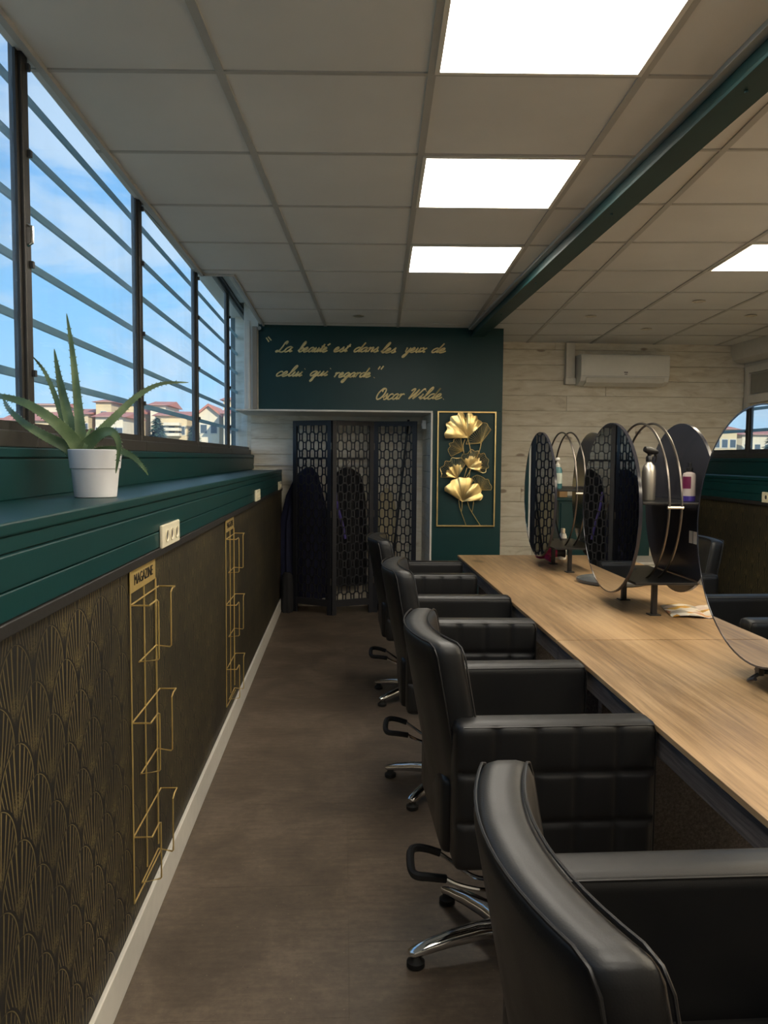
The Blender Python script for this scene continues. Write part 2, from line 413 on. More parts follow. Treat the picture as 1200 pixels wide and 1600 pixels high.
def aloe_mat():
    mt, nt, b = new_mat('aloe_leaf'); f = noise(nt, coords(nt), 14, 5)
    nt.links.new(ramp(nt, f, [(.3, rgb(70, 92, 60)), (.55, rgb(104, 126, 84)), (.75, rgb(142, 158, 112))]), b.inputs['Base Color'])
    b.inputs['Roughness'].default_value = .42; bump(nt, b, noise(nt, coords(nt), 90, 3), .1); return mt
ALOE = aloe_mat()
def ground_mat():
    mt, nt, b = new_mat('distant_ground'); f = noise(nt, geo_pos(nt), .08, 5)
    nt.links.new(ramp(nt, f, [(.35, rgb(92, 104, 78)), (.65, rgb(150, 142, 120))]), b.inputs['Base Color']); b.inputs['Roughness'].default_value = .9; return mt
GROUND = ground_mat()

# ================================================================== THE SETTING
CE = 2.485                     # suspended ceiling
YB, YG, YF = 7.43, 6.68, -2.6  # plank wall, front of green wall, wall behind the camera
XR = 3.80
XW = -.575                     # face of the low wall
XL = -.89                      # window plane

# ---- floor with vinyl tiles
fl = tag(MB().box(-1.0, XR+.1, YF-.1, YB+.15, -.12, -.012).build('floor', FLOOR), 'brown stone-look vinyl tile floor', 'floor', kind='structure')
tsx, tsy = .62, .62; tile_me = {}
ix = 0; x = -.60
while x < XR:
    y = -1.2 + (0.31 if ix % 2 else 0)
    while y < YB:
        x1, y1 = min(x+tsx, XR), min(y+tsy, YB); key = (round(x1-x, 3), round(y1-y, 3))
        if key not in tile_me:
            o = prism([(0, 0), (x1-x, 0), (x1-x, y1-y), (0, y1-y)][::1], 0, .012).xf(lambda p: Vector((p.x, p.y, -p.z))).build('floor_tile', FLOOR, None)
            me = o.data; bpy.data.objects.remove(o); tile_me[key] = me
            for vv in me.vertices:
                vv.co.x += (-.0003 if vv.co.x > .05 else .0003); vv.co.y += (-.0003 if vv.co.y > .05 else .0003)
        o = bpy.data.objects.new('floor_tile', tile_me[key]); COL.objects.link(o); o.location = (x, y, 0); o.parent = fl
        y += tsy
    x += tsx; ix += 1

# ---- low wall on the left
wl = tag(MB().box(-1.05, XW, YF, YB, 0, 1.262).build('wall_left', WALLPAPER), 'low left wall with dark gold fan wallpaper', 'wall', kind='structure')
MB().box(-1.05, XL+.05, YF, YB, 1.262, 1.42).build('upstand', GREEN, wl)
MB().box(XL+.05, XL+.058, YF, YB, 1.287, 1.390, .0).build('upstand_board', GREEN, wl, bevel=.003)
MB().box(XL+.02, XL+.062, YF, YB, 1.394, 1.418).build('upstand_board', GREEN, wl, bevel=.003)
MB().box(XL+.05, XW+.012, YF, 7.30, 1.262, 1.287).build('ledge_top', GREEN, wl, bevel=.006, seg=3)
MB().box(XW-.02, XW+.006, YF, 7.30, 1.233, 1.2615).build('fascia_board', GREEN, wl, bevel=.003)
MB().box(XW-.02, XW+.012, YF, 7.30, 1.171, 1.2315).build('fascia_board', GREEN, wl, bevel=.004)
MB().box(XW-.02, XW+.012, YF, 7.30, 1.120, 1.1695).build('fascia_board', GREEN, wl, bevel=.004)
tr = MB().box(XW, XW+.016, YF, 7.32, 1.094, 1.1195).build('trim_1', DARKTRIM, bevel=.003)
tag(tr, 'charcoal trim strip along the top of the wallpaper', 'trim', kind='structure')
bb = MB().box(XW, XW+.014, YF, YB, 0, .112).build('baseboard_left', WHITE, bevel=.004)
tag(bb, 'white baseboard below the fan wallpaper', 'baseboard', kind='structure')

# ---- outer shell (closes the room; unseen)
sh = MB().box(-1.05, XR+.4, YF-.2, YB+.4, 2.78, 2.95).build('roof', WHITE); tag(sh, 'flat roof slab above the suspended ceiling', 'roof', kind='structure')
wb2 = MB().box(-1.05, XR+.4, YF-.2, YF, -.1, 2.78).build('wall_front', WHITE); tag(wb2, 'white wall behind the viewpoint', 'wall', kind='structure')

# ---- windows: mullions every 1.3 m
WZ0, WZ1 = 1.42, 2.68
edges = [7.50, 6.17, 4.86, 3.53, 2.29, .98, -.33, -1.64, -2.6]
labels = ['far window beside the white jamb with tiled roofs outside', 'window third from the plant pot with the tree outside', 'window just beyond the aloe with blue sky and bars', 'large near window behind the aloe plant', 'window left of the aloe beyond the frame edge', 'window nearest the viewpoint', 'window behind the viewpoint', 'last narrow window behind the viewpoint']
for i in range(8):
    y1, y0 = edges[i], edges[i+1]
    root = thing('window_%d' % (i+1), labels[i], 'window', (XL, (y0+y1)/2, WZ0), kind='structure')
    MB().box(XL-.02, XL+.016, y0-.022, y0+.022, WZ0, WZ1).build('mullion', FRAMEM, root, bevel=.004)
    MB().box(XL-.03, XL+.03, y0, y1, WZ0, WZ0+.045).build('bottom_rail', FRAMEM, root, bevel=.004)
    MB().box(XL-.03, XL+.03, y0, y1, WZ1-.03, WZ1).build('top_rail', FRAMEM, root, bevel=.004)
    a, b_ = y0+.023, y1-.023
    sash = MB()
    sash.box(XL-.012, XL+.006, a, a+.018, WZ0+.045, WZ1-.03); sash.box(XL-.012, XL+.006, b_-.018, b_, WZ0+.045, WZ1-.03)
    sash.box(XL-.018, XL+.012, a, b_, WZ0+.045, WZ0+.07); sash.box(XL-.018, XL+.012, a, b_, WZ1-.05, WZ1-.03)
    so = sash.build('sash', FRAMEM, root)
    MB().box(XL-.004, XL+.000, a+.02, b_-.02, WZ0+.068, WZ1-.05).build('pane', GLASS, so)
    if i < 5:
        for zz in (1.62, 1.92, 2.22, 2.45): MB().box(XL+.016, XL+.026, y0+.002, y0+.016, zz, zz+.018).build('latch_clip', FRAMEM, root)
MB().tube([(XL+.015, 2.285, 2.035), (XL+.028, 2.285, 2.028), (XL+.028, 2.285, 1.985), (XL+.015, 2.285, 1.978)], .005).build('window_handle', CHROME, bpy.data.objects['window_5'], smooth=True)
endw = tag(MB().box(-1.05, XL+.03, 7.50, YB+.4, 1.42, 2.78).build('wall_end', GREEN), 'green end of the window wall by the planks', 'wall', kind='structure')
# window header and bulkhead hidden above the ceiling, soffit in the notch
hd = tag(MB().box(-1.05, XL+.03, YF, 7.5, WZ1, 2.78).build('trim_2', JAMBM), 'pale header above the windows', 'trim', kind='structure')
sf = MB().box(XL+.03, -.62, 4.86, 6.68, 2.70, 2.78); sf = sf.build('trim_3', JAMBM); tag(sf, 'stepped pale soffit in the ceiling notch above the far windows', 'trim', kind='structure')
for k, (a, b_, z_) in enumerate(((-.86, -.80, 2.665), (-.80, -.75, 2.64), (-.75, -.70, 2.60))):
    MB().box(a, b_, 4.90, 6.68, z_, 2.70).build('soffit_step', JAMBM, sf, bevel=.004)
MB().box(-.70, -.665, 4.90, 6.68, CE+.006, 2.70).build('soffit_step', JAMBM, sf, bevel=.003)
MB().box(XL+.03, -.665, 4.872, 4.90, CE+.006, 2.70).build('soffit_step', JAMBM, sf, bevel=.003)

# ---- outside bars
gr = thing('window_grille', 'grey-green horizontal security bars outside the left windows', 'grille', (-.985, 2.4, 1.3))
for zz in (1.466, 1.645, 1.818, 1.990, 2.165, 2.340, 2.500):
    MB().box(-.991, -.979, YF, 7.5, zz-.0125, zz+.0125).build('bar', GRILLE, gr, bevel=.003)
for yy in (-1.5, .4):
    MB().box(-.979, -.969, yy-.012, yy+.012, 1.42, 2.6).build('upright', GRILLE, gr)

# ---- suspended ceilings
def ceiling(name, label, org, ang, regions, cols, rows, lights, spots=(), led=None):
    base = MB()
    for (x0, x1, y0, y1) in regions: base.box(x0, x1, y0, y1, CE+.03, CE+.045)
    root = tag(base.build(name, TILE), label, 'ceiling', kind='structure')
    ca, sa = math.cos(ang), math.sin(ang)
    g2w = lambda i, j: (org[0]+i*.6*ca+j*.6*sa, org[1]-i*.6*sa+j*.6*ca)
    d = .0
    for i in range(*cols):
        for j in range(*rows):
            for rg in regions:
                q = [g2w(i, j), g2w(i+1, j), g2w(i+1, j+1), g2w(i, j+1)]
                q = clip_rect(q, *rg)
                if len(q) < 3 or area(q) < .004: continue
                if (i, j) in lights: continue
                prism(q, CE+.004, CE+.028).build('ceiling_tile', TILE, root)
    def bar(p, q, wd, z0, z1, nm):
        for rg in regions:
            dx, dy = q[0]-p[0], q[1]-p[1]; l = math.hypot(dx, dy); nx, ny = -dy/l*wd/2, dx/l*wd/2
            poly = clip_rect([(p[0]-nx, p[1]-ny), (q[0]-nx, q[1]-ny), (q[0]+nx, q[1]+ny), (p[0]+nx, p[1]+ny)], *rg)
            if len(poly) >= 3 and area(poly) > .0005: prism(poly, z0, z1).build(nm, GRIDM, root)
    for i in range(cols[0], cols[1]+1): bar(g2w(i, rows[0]), g2w(i, rows[1]), .024, CE-.001, CE+.006, 'main_runner')
    for j in range(rows[0], rows[1]+1): bar(g2w(cols[0], j), g2w(cols[1], j), .016, CE-.0005, CE+.0055, 'cross_runner')
    for n, (ij, lab) in enumerate(lights.items()):
        i, j = ij; cx = (g2w(i, j)[0]+g2w(i+1, j+1)[0])/2; cy = (g2w(i, j)[1]+g2w(i+1, j+1)[1])/2
        L = thing('ceiling_light', lab, 'ceiling light', (cx, cy, CE), 'square LED ceiling panels', rz=-ang)
        fr = MB(); a, c = .292, .278
        fr.box(-a, a, -a, -c, -.004, .012).box(-a, a, c, a, -.004, .012).box(-a, -c, -c, c, -.004, .012).box(c, a, -c, c, -.004, .012)
        fr.build('frame', WHITEP, L, world=False); MB().box(-c, c, -c, c, .001, .008).build('diffuser', led or LED, L, world=False)
    for (sx, sy, lab) in spots:
        S = thing('downlight', lab, 'downlight', (sx, sy, CE), 'small recessed downlights')
        MB().lathe([(.026, .002), (.042, .0), (.046, -.004), (.030, -.007), (.026, -.003)], 24).build('ring', STEEL, S, smooth=True, world=False)
        MB().lathe([(.0005, -.001), (.027, -.001), (.027, .004), (.0005, .004)], 20).build('lens', BLACK, S, smooth=True, world=False)
    return root
ceiling('ceiling', 'suspended ceiling of white square tiles left of the beam', (-.327, 2.947), .0460,
        [(-.89, 1.06, YF, 4.872), (-.665, 1.06, 4.872, YG)], (-2, 4), (-10, 7),
        {(1, -2): 'glowing square ceiling panel nearest overhead, cut by the top edge', (1, 0): 'glowing square ceiling panel in the middle of the left row', (1, 2): 'smallest glowing ceiling panel, last before the green wall',
         (1, -4): 'square ceiling panel above the viewpoint', (1, -6): 'square ceiling panel behind the viewpoint'},
        [(.108, 6.187, 'small recessed downlight above the gold lettering')])
ceiling('ceiling_right', 'suspended ceiling of white square tiles right of the beam', (1.425, 3.995), .0825,
        [(1.16, XR, YF, YB)], (-2, 6), (-12, 7),
        {(1, 0): 'glowing square ceiling panel right of the green beam', (1, -2): 'square ceiling panel right of the beam, beyond the right edge', (1, -4): 'square ceiling panel right of the beam beside the viewpoint', (1, -6): 'square ceiling panel right of the beam behind the viewpoint', (3, -2): 'added fill-light panel by the right wall, unseen, out of frame', (3, -4): 'added fill-light panel by the right wall, unseen, beside the viewpoint', (3, -6): 'added fill-light panel by the right wall, unseen, behind the viewpoint'},  # panels by the right wall are added, unseen, to brighten the right side
        [(2.418, 5.39, 'recessed downlight nearest the right ceiling panel'), (1.866, 6.019, 'recessed downlight above the left end of the air conditioner'), (2.506, 6.559, 'recessed downlight just in front of the air conditioner'), (3.038, 5.88, 'rightmost recessed downlight by the right edge')], LEDW)
eg = MB().box(XL+.03, XL+.05, YF, 4.872, CE-.012, CE+.02).build('trim_4', GRIDM); tag(eg, 'pale ceiling edge trim along the near windows', 'trim', kind='structure')
eg2 = MB().box(-.672, -.658, 4.872, YG, CE-.010, CE+.02).build('trim_5', GRIDM); tag(eg2, 'pale ceiling edge trim beside the far windows', 'trim', kind='structure')
eg3 = MB().box(XL+.03, -.658, 4.866, 4.880, CE-.010, CE+.02).build('trim_6', GRIDM); tag(eg3, 'pale ceiling edge trim across the notch', 'trim', kind='structure')

# ---- green steel beam
bm_ = thing('ceiling_beam', 'dark green steel beam running across the ceiling', 'beam', (1.11, 2.0, CE), kind='structure')
MB().box(1.06, 1.165, YF, YG, 2.415, 2.428).build('bottom_flange', BEAMG, bm_, bevel=.002)
MB().box(1.075, 1.155, YF, YG, 2.428, 2.56).build('web', BEAMG, bm_)
MB().box(1.040, 1.0745, YF, YG, CE-.012, CE+.02).build('edge_angle', GRIDM, bm_, bevel=.002)
for yy in (1.2, 2.2, 3.3, 4.6, 5.6): MB().lathe([(.006, 0), (.006, .006), (.001, .008)], 8, (1.10, yy, 2.407)).build('bolt', BEAMG, bm_)

# ---- green lintel and pier, niche behind
gw = tag(MB().box(-.708, 1.335, YG, YB, 1.795, 2.78).build('wall_back', GREEN, bevel=.003), 'dark green back wall above the niche, with gold lettering', 'wall', kind='structure')
MB().box(.745, 1.335, YG, YB, 0, 1.795).build('pier', GREEN, gw)
MB().box(-.90, .745, YG-.006, YB, 1.782, 1.797).build('niche_soffit', WHITE, gw, bevel=.002)
MB().box(.731, .747, YG-.004, YG+.02, 0, 1.782).build('niche_edge', WHITE, gw, bevel=.002)
for r in range(13): MB().box(.735, .7455, YG+.021, YB-.004, r*.1425+.002, min(1.780, (r+1)*.1425-.002), .0015).build('plank', PLANK, gw)
jb = MB().box(-.825, -.7085, YG-.004, 7.44, 1.797, 2.70).build('trim_7', JAMBM, bevel=.003); tag(jb, 'white window jamb column left of the green wall', 'trim', kind='structure')
MB().box(-.755, -.715, YG-.030, YG-.004, 1.797, 2.47).build('jamb_fillet', TAUPE, jb, bevel=.003)
MB().box(-.80, -.775, YG-.016, YG-.004, 1.797, 2.52).build('jamb_fillet', WHITE, jb, bevel=.003)

# ---- whitewashed plank wall
pw = tag(MB().box(-1.0, XR+.2, YB+.012, YB+.4, -.1, 2.78).build('wall_planks', PLANK), 'whitewashed pine plank wall at the far end', 'wall', kind='structure')
rh = .1425; random.seed(21)
for r in range(18):
    z0 = r*rh; z1 = min(z0+rh, CE+.05); xx = -.86-random.random()*1.2
    while xx < XR:
        ln = random.choice((1.3, 1.7, 2.0, 2.4)); x0, x1 = max(xx, -.86), min(xx+ln, XR); xx += ln
        if x1-x0 < .03: continue
        dz = random.uniform(0, .003)
        MB().box(x0+.0012, x1-.0012, YB-dz, YB+.013, z0+.0022, z1-.0022, .002).build('plank', PLANK, pw)
tr8 = MB().box(-.84, .74, YB-.026, YB-.004, 1.318, 1.338).build('trim_8', WHITE, bevel=.004); tag(tr8, 'thin white rail across the niche planks', 'trim', kind='structure')
# ---- right wall with glazed upper part and rounded bulkhead
wr = tag(MB().box(XR, XR+.2, YF, YB+.1, -.1, 2.78).build('wall_right', WHITE), 'pale right wall with glazed panels', 'wall', kind='structure')
bk = MB(); prof = [(XR, CE+.02), (XR-.14, CE+.02), (XR-.145, CE-.06), (XR-.12, CE-.14), (XR-.06, CE-.17), (XR, CE-.17)]
n = len(prof); bk.add([(a, yy, z) for yy in (YF, YB-.002) for a, z in prof], [tuple(range(n)), tuple(range(2*n-1, n-1, -1))]+[(i, (i+1) % n, n+(i+1) % n, n+i) for i in range(n)])
tag(bk.build('trim_9', WHITE, smooth=True, angle=35), 'rounded pale bulkhead under the ceiling on the right', 'trim', kind='structure')
wd = thing('window_9', 'cream glazed panel in the right wall above the near mirror', 'window', (XR, 6.5, 1.0), kind='structure')
PANELG = plain('grey_panel', rgb(150, 148, 138), .4, var=.04); CREAMPANE = plain('cream_pane', rgb(240, 214, 150), .7, var=.03)  # panes get an opaque, even cream colour
MB().box(XR-.03, XR-.001, 5.0, 7.36, 1.0, 1.04).build('bottom_rail', WHITE, wd, bevel=.003)
for (a, b_) in ((7.29, 7.36), (6.12, 6.19), (5.0, 5.07)): MB().box(XR-.03, XR-.001, a, b_, 1.04, 2.28).build('stile', WHITE, wd, bevel=.003)
for (a, b_) in ((2.215, 2.28), (1.935, 2.01)): MB().box(XR-.03, XR-.001, 5.07, 7.29, a, b_).build('rail', WHITE, wd, bevel=.003)
for a, b_ in ((5.07, 6.12), (6.19, 7.29)):
    MB().box(XR-.014, XR-.002, a+.012, b_-.012, 2.022, 2.203).build('panel', PANELG, wd)
    MB().box(XR-.012, XR-.004, a+.012, b_-.012, 1.05, 1.925).build('pane', CREAMPANE, wd)

# ================================================================== THINGS
# ---- worktables
def table(y0, y1, label):
    T = thing('work_table', label, 'table', (1.32, (y0+y1)/2, 0), 'salon worktables')
    MB().box(.77, 1.87, y0+.0022, y1-.0022, .735, .75).build('tabletop', OAK, T, bevel=.0015)
    ed = MB(); ed.box(.775, .80, y0+.002, y1-.002, .672, .735); ed.box(1.84, 1.865, y0+.002, y1-.002, .672, .735); ed.box(.80, 1.84, y1-.027, y1-.002, .672, .735); ed.box(.80, 1.84, y0+.002, y0+.027, .672, .735)
    ed.build('edge_band', OAKEDGE, T, bevel=.002)
    ap = MB(); ap.box(.93, .95, y0+.12, y1-.12, .58, .672); ap.box(1.69, 1.71, y0+.12, y1-.12, .58, .672)
    ap.build('rail', OAKEDGE, T)
    for yy in (y0+.08, y1-.12):
        MB().box(.90, 1.74, yy, yy+.04, 0, .672).build('panel_leg', OAKEDGE, T, bevel=.003)
    return T
table(2.787, 5.30, 'far oak worktable with dark grey edge, reaching the green wall end')
table(.28, 2.785, 'near oak worktable with dark grey edge beneath the large near mirror')

# ---- styling chairs
def build_chair():
    C = thing('styling_chair', 'x', 'chair', (0, 0, 0), 'black leather styling chairs')
    W, AT, Z0, Z1, X0, X1 = .31, .088, .395, .765, -.215, .284
    for s in (-1, 1):
        nx, nz = 58, 44
        vs, fs = rounded_box((X1-X0, AT, Z1-Z0), .022, None, (nx, 3, nz)); mb = MB()
        cx, cz = (X0+X1)/2, (Z0+Z1)/2; out = []
        for (a, b, c) in vs:
            if s*b > AT/2-.004:
                fx = (a+(X1-X0)/2)/(X1-X0)*5; fz = (c+(Z1-Z0)/2)/(Z1-Z0)*3
                ex = abs(fx-round(fx))*(X1-X0)/5; ez = abs(fz-round(fz))*(Z1-Z0)/3
                if round(fx) in (0, 5): ex = 9
                if round(fz) in (0, 3): ez = 9
                dd = max(math.exp(-(ex/.007)**2)*.6, math.exp(-(ez/.007)**2))*.0075
                px_ = math.sin(PI*(fx % 1)); pz_ = math.sin(PI*(fz % 1))
                b += s*(-dd+.0035*math.sqrt(max(0, px_*pz_)))
            out.append((a+cx, b+s*(W-AT/2), c+cz))
        arm = mb.add(out, fs).build('armrest', LEATHER, C, smooth=True, angle=None, world=False)
        # piping along the top edges of the arm
        pz = Z1-.008
        for yy in (W-.004, W-AT+.004):
            MB().tube([(X0+.02, s*yy, Z1-.010), (X1-.012, s*yy, Z1-.010), (X1-.004, s*yy, Z1-.03), (X1-.004, s*yy, Z0+.03)], .0024, 6).build('piping', PIPING, arm, smooth=True, world=False)
    # back pad: curved and leaning
    BH, BW, BT = .53, .518, .080
    def bend(p):
        zz = p.z+BH/2; yy = p.y/(BW/2); lean = -.088*(max(0, zz-.05)/.48)
        x = p.x + (-.188) + lean + .052*yy*yy
        return Vector((x, p.y*(1-.03*max(0, zz-.4)/.13), zz+.415))
    vs, fs = rounded_box((BT, BW, BH), .026, None, (3, 22, 14))
    bk = MB().add(vs, fs).xf(bend).build('backrest', LEATHER, C, smooth=True, angle=None, world=False)
    for xx in (-BT/2+.006, BT/2-.006):
        hw, hh, r = BW/2-.001, BH/2-.001, .03
        path = [(xx, -hw, -hh+.04), (xx, -hw, hh-r), (xx, -hw+.3*r, hh-.3*r)]+[(xx, -hw+r+(2*hw-2*r)*i/14, hh-.0005) for i in range(15)]+[(xx, hw-.3*r, hh-.3*r), (xx, hw, hh-r), (xx, hw, -hh+.04)]
        MB().tube([bend(Vector(p)) for p in path], .0024, 6).build('piping', PIPING, bk, smooth=True, world=False)
    # seat and rear shell
    vs, fs = rounded_box((.45, .445, .135), .03, None, (6, 6, 2)); MB().add([(a+.06, b, c+.475) for a, b, c in vs], fs).build('seat', LEATHER, C, smooth=True, angle=None, world=False)
    vs, fs = rounded_box((.06, .44, .20), .022, None, (2, 6, 3)); MB().add([(a-.205, b, c+.495) for a, b, c in vs], fs).build('rear_panel', LEATHER, C, smooth=True, angle=None, world=False)
    MB().box(-.14, .20, -.15, .15, .375, .408).build('seat_plate', BLACK, C, bevel=.004, world=False)
    # pedestal
    MB().lathe([(.045, .07), (.045, .10), (.030, .115), (.030, .36), (.05, .375), (.05, .385)], 24).build('column', CHROME, C, smooth=True, world=False)
    MB().lathe([(.03, .045), (.062, .05), (.066, .075), (.05, .098), (.02, .104)], 24).build('hub', CHROME, C, smooth=True, world=False)
    for k in range(5):
        prof = [(.03, .052, .090, .030), (.10, .050, .092, .026), (.18, .045, .082, .023), (.25, .036, .066, .020), (.29, .030, .054, .018), (.303, .034, .048, .012)]
        vs, fs = [], []; m_ = 10
        for (xx, z0, z1, hw) in prof:
            for j in range(m_):
                a = 2*PI*j/m_; ca, sa = math.cos(a), math.sin(a)
                e = lambda t: math.copysign(abs(t)**.6, t)
                vs.append((xx, hw*e(ca), (z0+z1)/2+(z1-z0)/2*e(sa)))
        for i in range(len(prof)-1):
            for j in range(m_): fs.append((i*m_+j, i*m_+(j+1) % m_, (i+1)*m_+(j+1) % m_, (i+1)*m_+j))
        fs += [tuple(range(m_)), tuple((len(prof)-1)*m_+j for j in range(m_))]
        lg = MB().add(vs, fs).build('base_leg', CHROME, C, smooth=True, angle=60, world=False); lg.rotation_euler.z = 2*PI*k/5
        MB().lathe([(.020, 0), (.025, .003), (.025, .016), (.016, .022), (.010, .040)], 18, (.283, 0, 0)).build('foot', RUBBER, lg, smooth=True, world=False)
    # pump lever with rubber grip
    lv = MB()
    lv.tube(spline([(-.03, .030, .19), (-.10, .034, .20), (-.16, .052, .235), (-.20, .058, .262)], 5), .0065)
    lv.tube(spline([(-.03, -.030, .19), (-.10, -.034, .20), (-.16, -.052, .225), (-.20, -.058, .248)], 5), .0065)
    lo = lv.build('pump_lever', CHROME, C, smooth=True, world=False)
    MB().tube(spline([(-.195, .058, .260), (-.235, .062, .272), (-.268, .058, .277), (-.284, .035, .274), (-.288, -.03, .262), (-.276, -.055, .256), (-.24, -.062, .254), (-.195, -.058, .246)], 5), .0115).build('grip', RUBBER, lo, smooth=True, world=False)
    return C
chair = build_chair()
spots = [(.480, .925, .005, 1, 160, 'black leather styling chair nearest the camera, cut by the bottom edge'),
         (.480, 2.16, .0, 1, 193.5, 'second black leather styling chair, quilted arm in full view beside the near table'),
         (.470, 3.285, .016, -2, 228, 'third black leather styling chair, opposite the middle oval mirror'),
         (.450, 4.57, .004, 0, 217, 'farthest black leather styling chair, in front of the folding screen')]
protos = [chair]+[copy_tree(chair) for _ in spots[1:]]
for C, (x, y, dz, rz, ba, lab) in zip(protos, spots):
    C.location = (x, y, 0); C.rotation_euler.z = math.radians(rz); C['label'] = lab
    for ch in C.children:
        nm = ch.name.split('.')[0]
        if nm == 'base_leg': ch.rotation_euler.z += math.radians(ba-rz)
        elif nm in ('armrest', 'backrest', 'seat', 'rear_panel', 'seat_plate'): ch.location.z = dz
        elif nm == 'column': ch.scale.z = 1+dz/.385

# ---- mirror stations
def build_station():
    S = thing('mirror_station', 'x', 'mirror stand', (0, 0, 0), 'round mirror stations on the worktables')
    for yy in (-.18, .18):
        lg = MB().box(-.011, .011, yy-.011, yy+.011, .004, .15).build('leg', BLACK, S, bevel=.002, world=False)
        MB().box(-.024, .024, yy-.024, yy+.024, 0, .005).build('foot_plate', BLACK, lg, bevel=.001, world=False)
    MB().box(-.115, .145, -.27, .27, .140, .150).build('lower_shelf', BLACK, S, bevel=.002, world=False)
    MB().box(-.115, .145, -.325, .325, .472, .480).build('upper_shelf', BLACK, S, bevel=.002, world=False)
    for xx in (-.015, .035):
        MB().tube(circle((xx, 0, .466), .342, 72), .005, 8, closed=True).build('hoop', STEEL2, S, smooth=True, world=False)
    cl = MB(); cl.tube([(-.022, -.342, .462), (.042, -.342, .462)], .006); cl.build('clamp', STEEL, S, smooth=True, world=False)
    for xx, sgn, nm in ((-.140, -1, 'mirror'), (.172, 1, 'mirror')):
        R, c = .370, (xx, 0, .440)
        d = MB(); n = 72
        rim = [(xx-.007*sgn, R-.004), (xx-.007*sgn, R), (xx+.006*sgn, R), (xx+.006*sgn, R-.005), (xx+.0045*sgn, R-.005), ]
        vs, fs = [], []
        for (a, r) in [(xx-.007*sgn, .0001)]+rim+[(xx+.0045*sgn, .0001)]:
            for j in range(n): t = 2*PI*j/n; vs.append((a, r*math.cos(t), .440+r*math.sin(t)))
        for i in range(6):
            for j in range(n): fs.append((i*n+j, i*n+(j+1) % n, (i+1)*n+(j+1) % n, (i+1)*n+j))
        mo = d.add(vs, fs).build(nm, GLOSSBLK, S, smooth=True, angle=30, world=False)
        g = MB(); gv = [(xx+.0052*sgn, (R-.005)*math.cos(2*PI*j/n), .440+(R-.005)*math.sin(2*PI*j/n)) for j in range(n)]
        g.add(gv+[(p[0]-.0005*sgn, p[1], p[2]) for p in gv], [tuple(range(n)), tuple(range(2*n-1, n-1, -1))]+[(j, (j+1) % n, n+(j+1) % n, n+j) for j in range(n)])
        g.build('mirror_glass', MIRROR, mo, world=False)
        if sgn > 0:
            for yy in (-.185, -.145): MB().box(xx-.0082, xx-.007, yy-.016, yy+.016, .300, .352).build('sticker', WHITEP, mo, world=False)
    return S
def add_hook(S):      # cable hook under the front mirror of the near stand
    hk = MB(); hk.box(-.126, -.110, -.012, .012, .040, .140); hk.build('hook_bracket', BLACK, S, bevel=.002, world=False)
    MB().tube(spline([(-.118, .0, .045), (-.150, -.015, .035), (-.170, -.040, .036), (-.165, -.066, .048)], 5), .006).build('hook', BLACK, S, smooth=True, world=False)
STEEL2 = plain('dark_steel_hoop', (.16, .14, .12, 1), .3, metal=.9, var=.05)
st = build_station()
sts = [st, copy_tree(st), copy_tree(st)]
for S, (y, lab) in zip(sts, ((2.17, 'large round mirror stand at the right edge, nearest on the near table'), (3.42, 'middle round mirror stand with steel spray bottle on its shelf'), (4.67, 'farthest round mirror stand with teal bottle on its shelf'))):
    S.location = (1.305, y, .75); S['label'] = lab

add_hook(sts[0])

# ---- bottles and small things on the stands and table
def spray(loc, label):
    T = thing('spray_bottle', label, 'bottle', loc)
    MB().lathe([(.030, 0), (.033, .004), (.033, .125), (.028, .15), (.014, .165), (.012, .175)], 28).build('body', STEEL, T, smooth=True, world=False)
    MB().lathe([(.016, .170), (.016, .190), (.012, .196)], 20).build('collar', BLACK, T, smooth=True, world=False)
    h = MB().tube([(0, .028, .225), (0, .0, .218), (0, -.03, .214), (0, -.045, .212)], [.012, .018, .013, .009], 12); h.tube([(0, 0, .19), (0, 0, .222)], .010)
    h.build('spray_head', BLACK, T, smooth=True, world=False)
    MB().tube(spline([(0, -.028, .206), (0, -.040, .190), (0, -.036, .165)], 4), .0045).build('trigger', BLACK, T, smooth=True, world=False)
    T.rotation_euler.z = math.radians(105); T.scale = (.86, .86, .95); return T
spray((1.275, 3.262, 1.2315), 'brushed steel spray bottle with black trigger head on the middle stand')
b = thing('lotion_bottle', 'clear bottle with purple base and black cap on the middle stand', 'bottle', (1.425, 3.21, 1.2315))
CLEARB = plain('milky_clear_plastic', rgb(190, 178, 172), .25, var=.05); VIOLET = plain('violet_liquid', rgb(70, 56, 140), .25, var=.05); LBL = plain('wine_label', rgb(104, 26, 66), .4, var=.05)
MB().lathe([(.026, .022), (.026, .105), (.023, .115), (.012, .120), (.012, .123)], 28).build('body', CLEARB, b, smooth=True, world=False)
MB().lathe([(.025, 0), (.0262, .003), (.0262, .022), (.002, .0225)], 28).build('base', VIOLET, b, smooth=True, world=False)
la = [math.radians(a) for a in range(175, 265, 8)]
lb = MB(); lb.add([(r*math.cos(a), r*math.sin(a), z) for r in (.0262, .0266) for a in la for z in (.052, .102)], [(2*i, 2*i+1, 2*i+3, 2*i+2) for i in range(len(la)-1)]+[(2*len(la)+2*i, 2*len(la)+2*i+2, 2*len(la)+2*i+3, 2*len(la)+2*i+1) for i in range(len(la)-1)])
lb.build('label', LBL, b, smooth=True, world=False)
MB().lathe([(.014, .122), (.014, .138), (.008, .140), (.008, .158), (.003, .160)], 20).build('cap', BLACK, b, smooth=True, world=False)
b = thing('pump_bottle', 'teal bottle with white pump on the farthest stand', 'bottle', (1.225, 4.50, 1.2315))
TEALB = plain('teal_plastic', rgb(70, 116, 122), .25, var=.05)
MB().lathe([(.024, 0), (.027, .004), (.027, .105), (.020, .122), (.010, .126)], 24).build('body', TEALB, b, smooth=True, world=False)
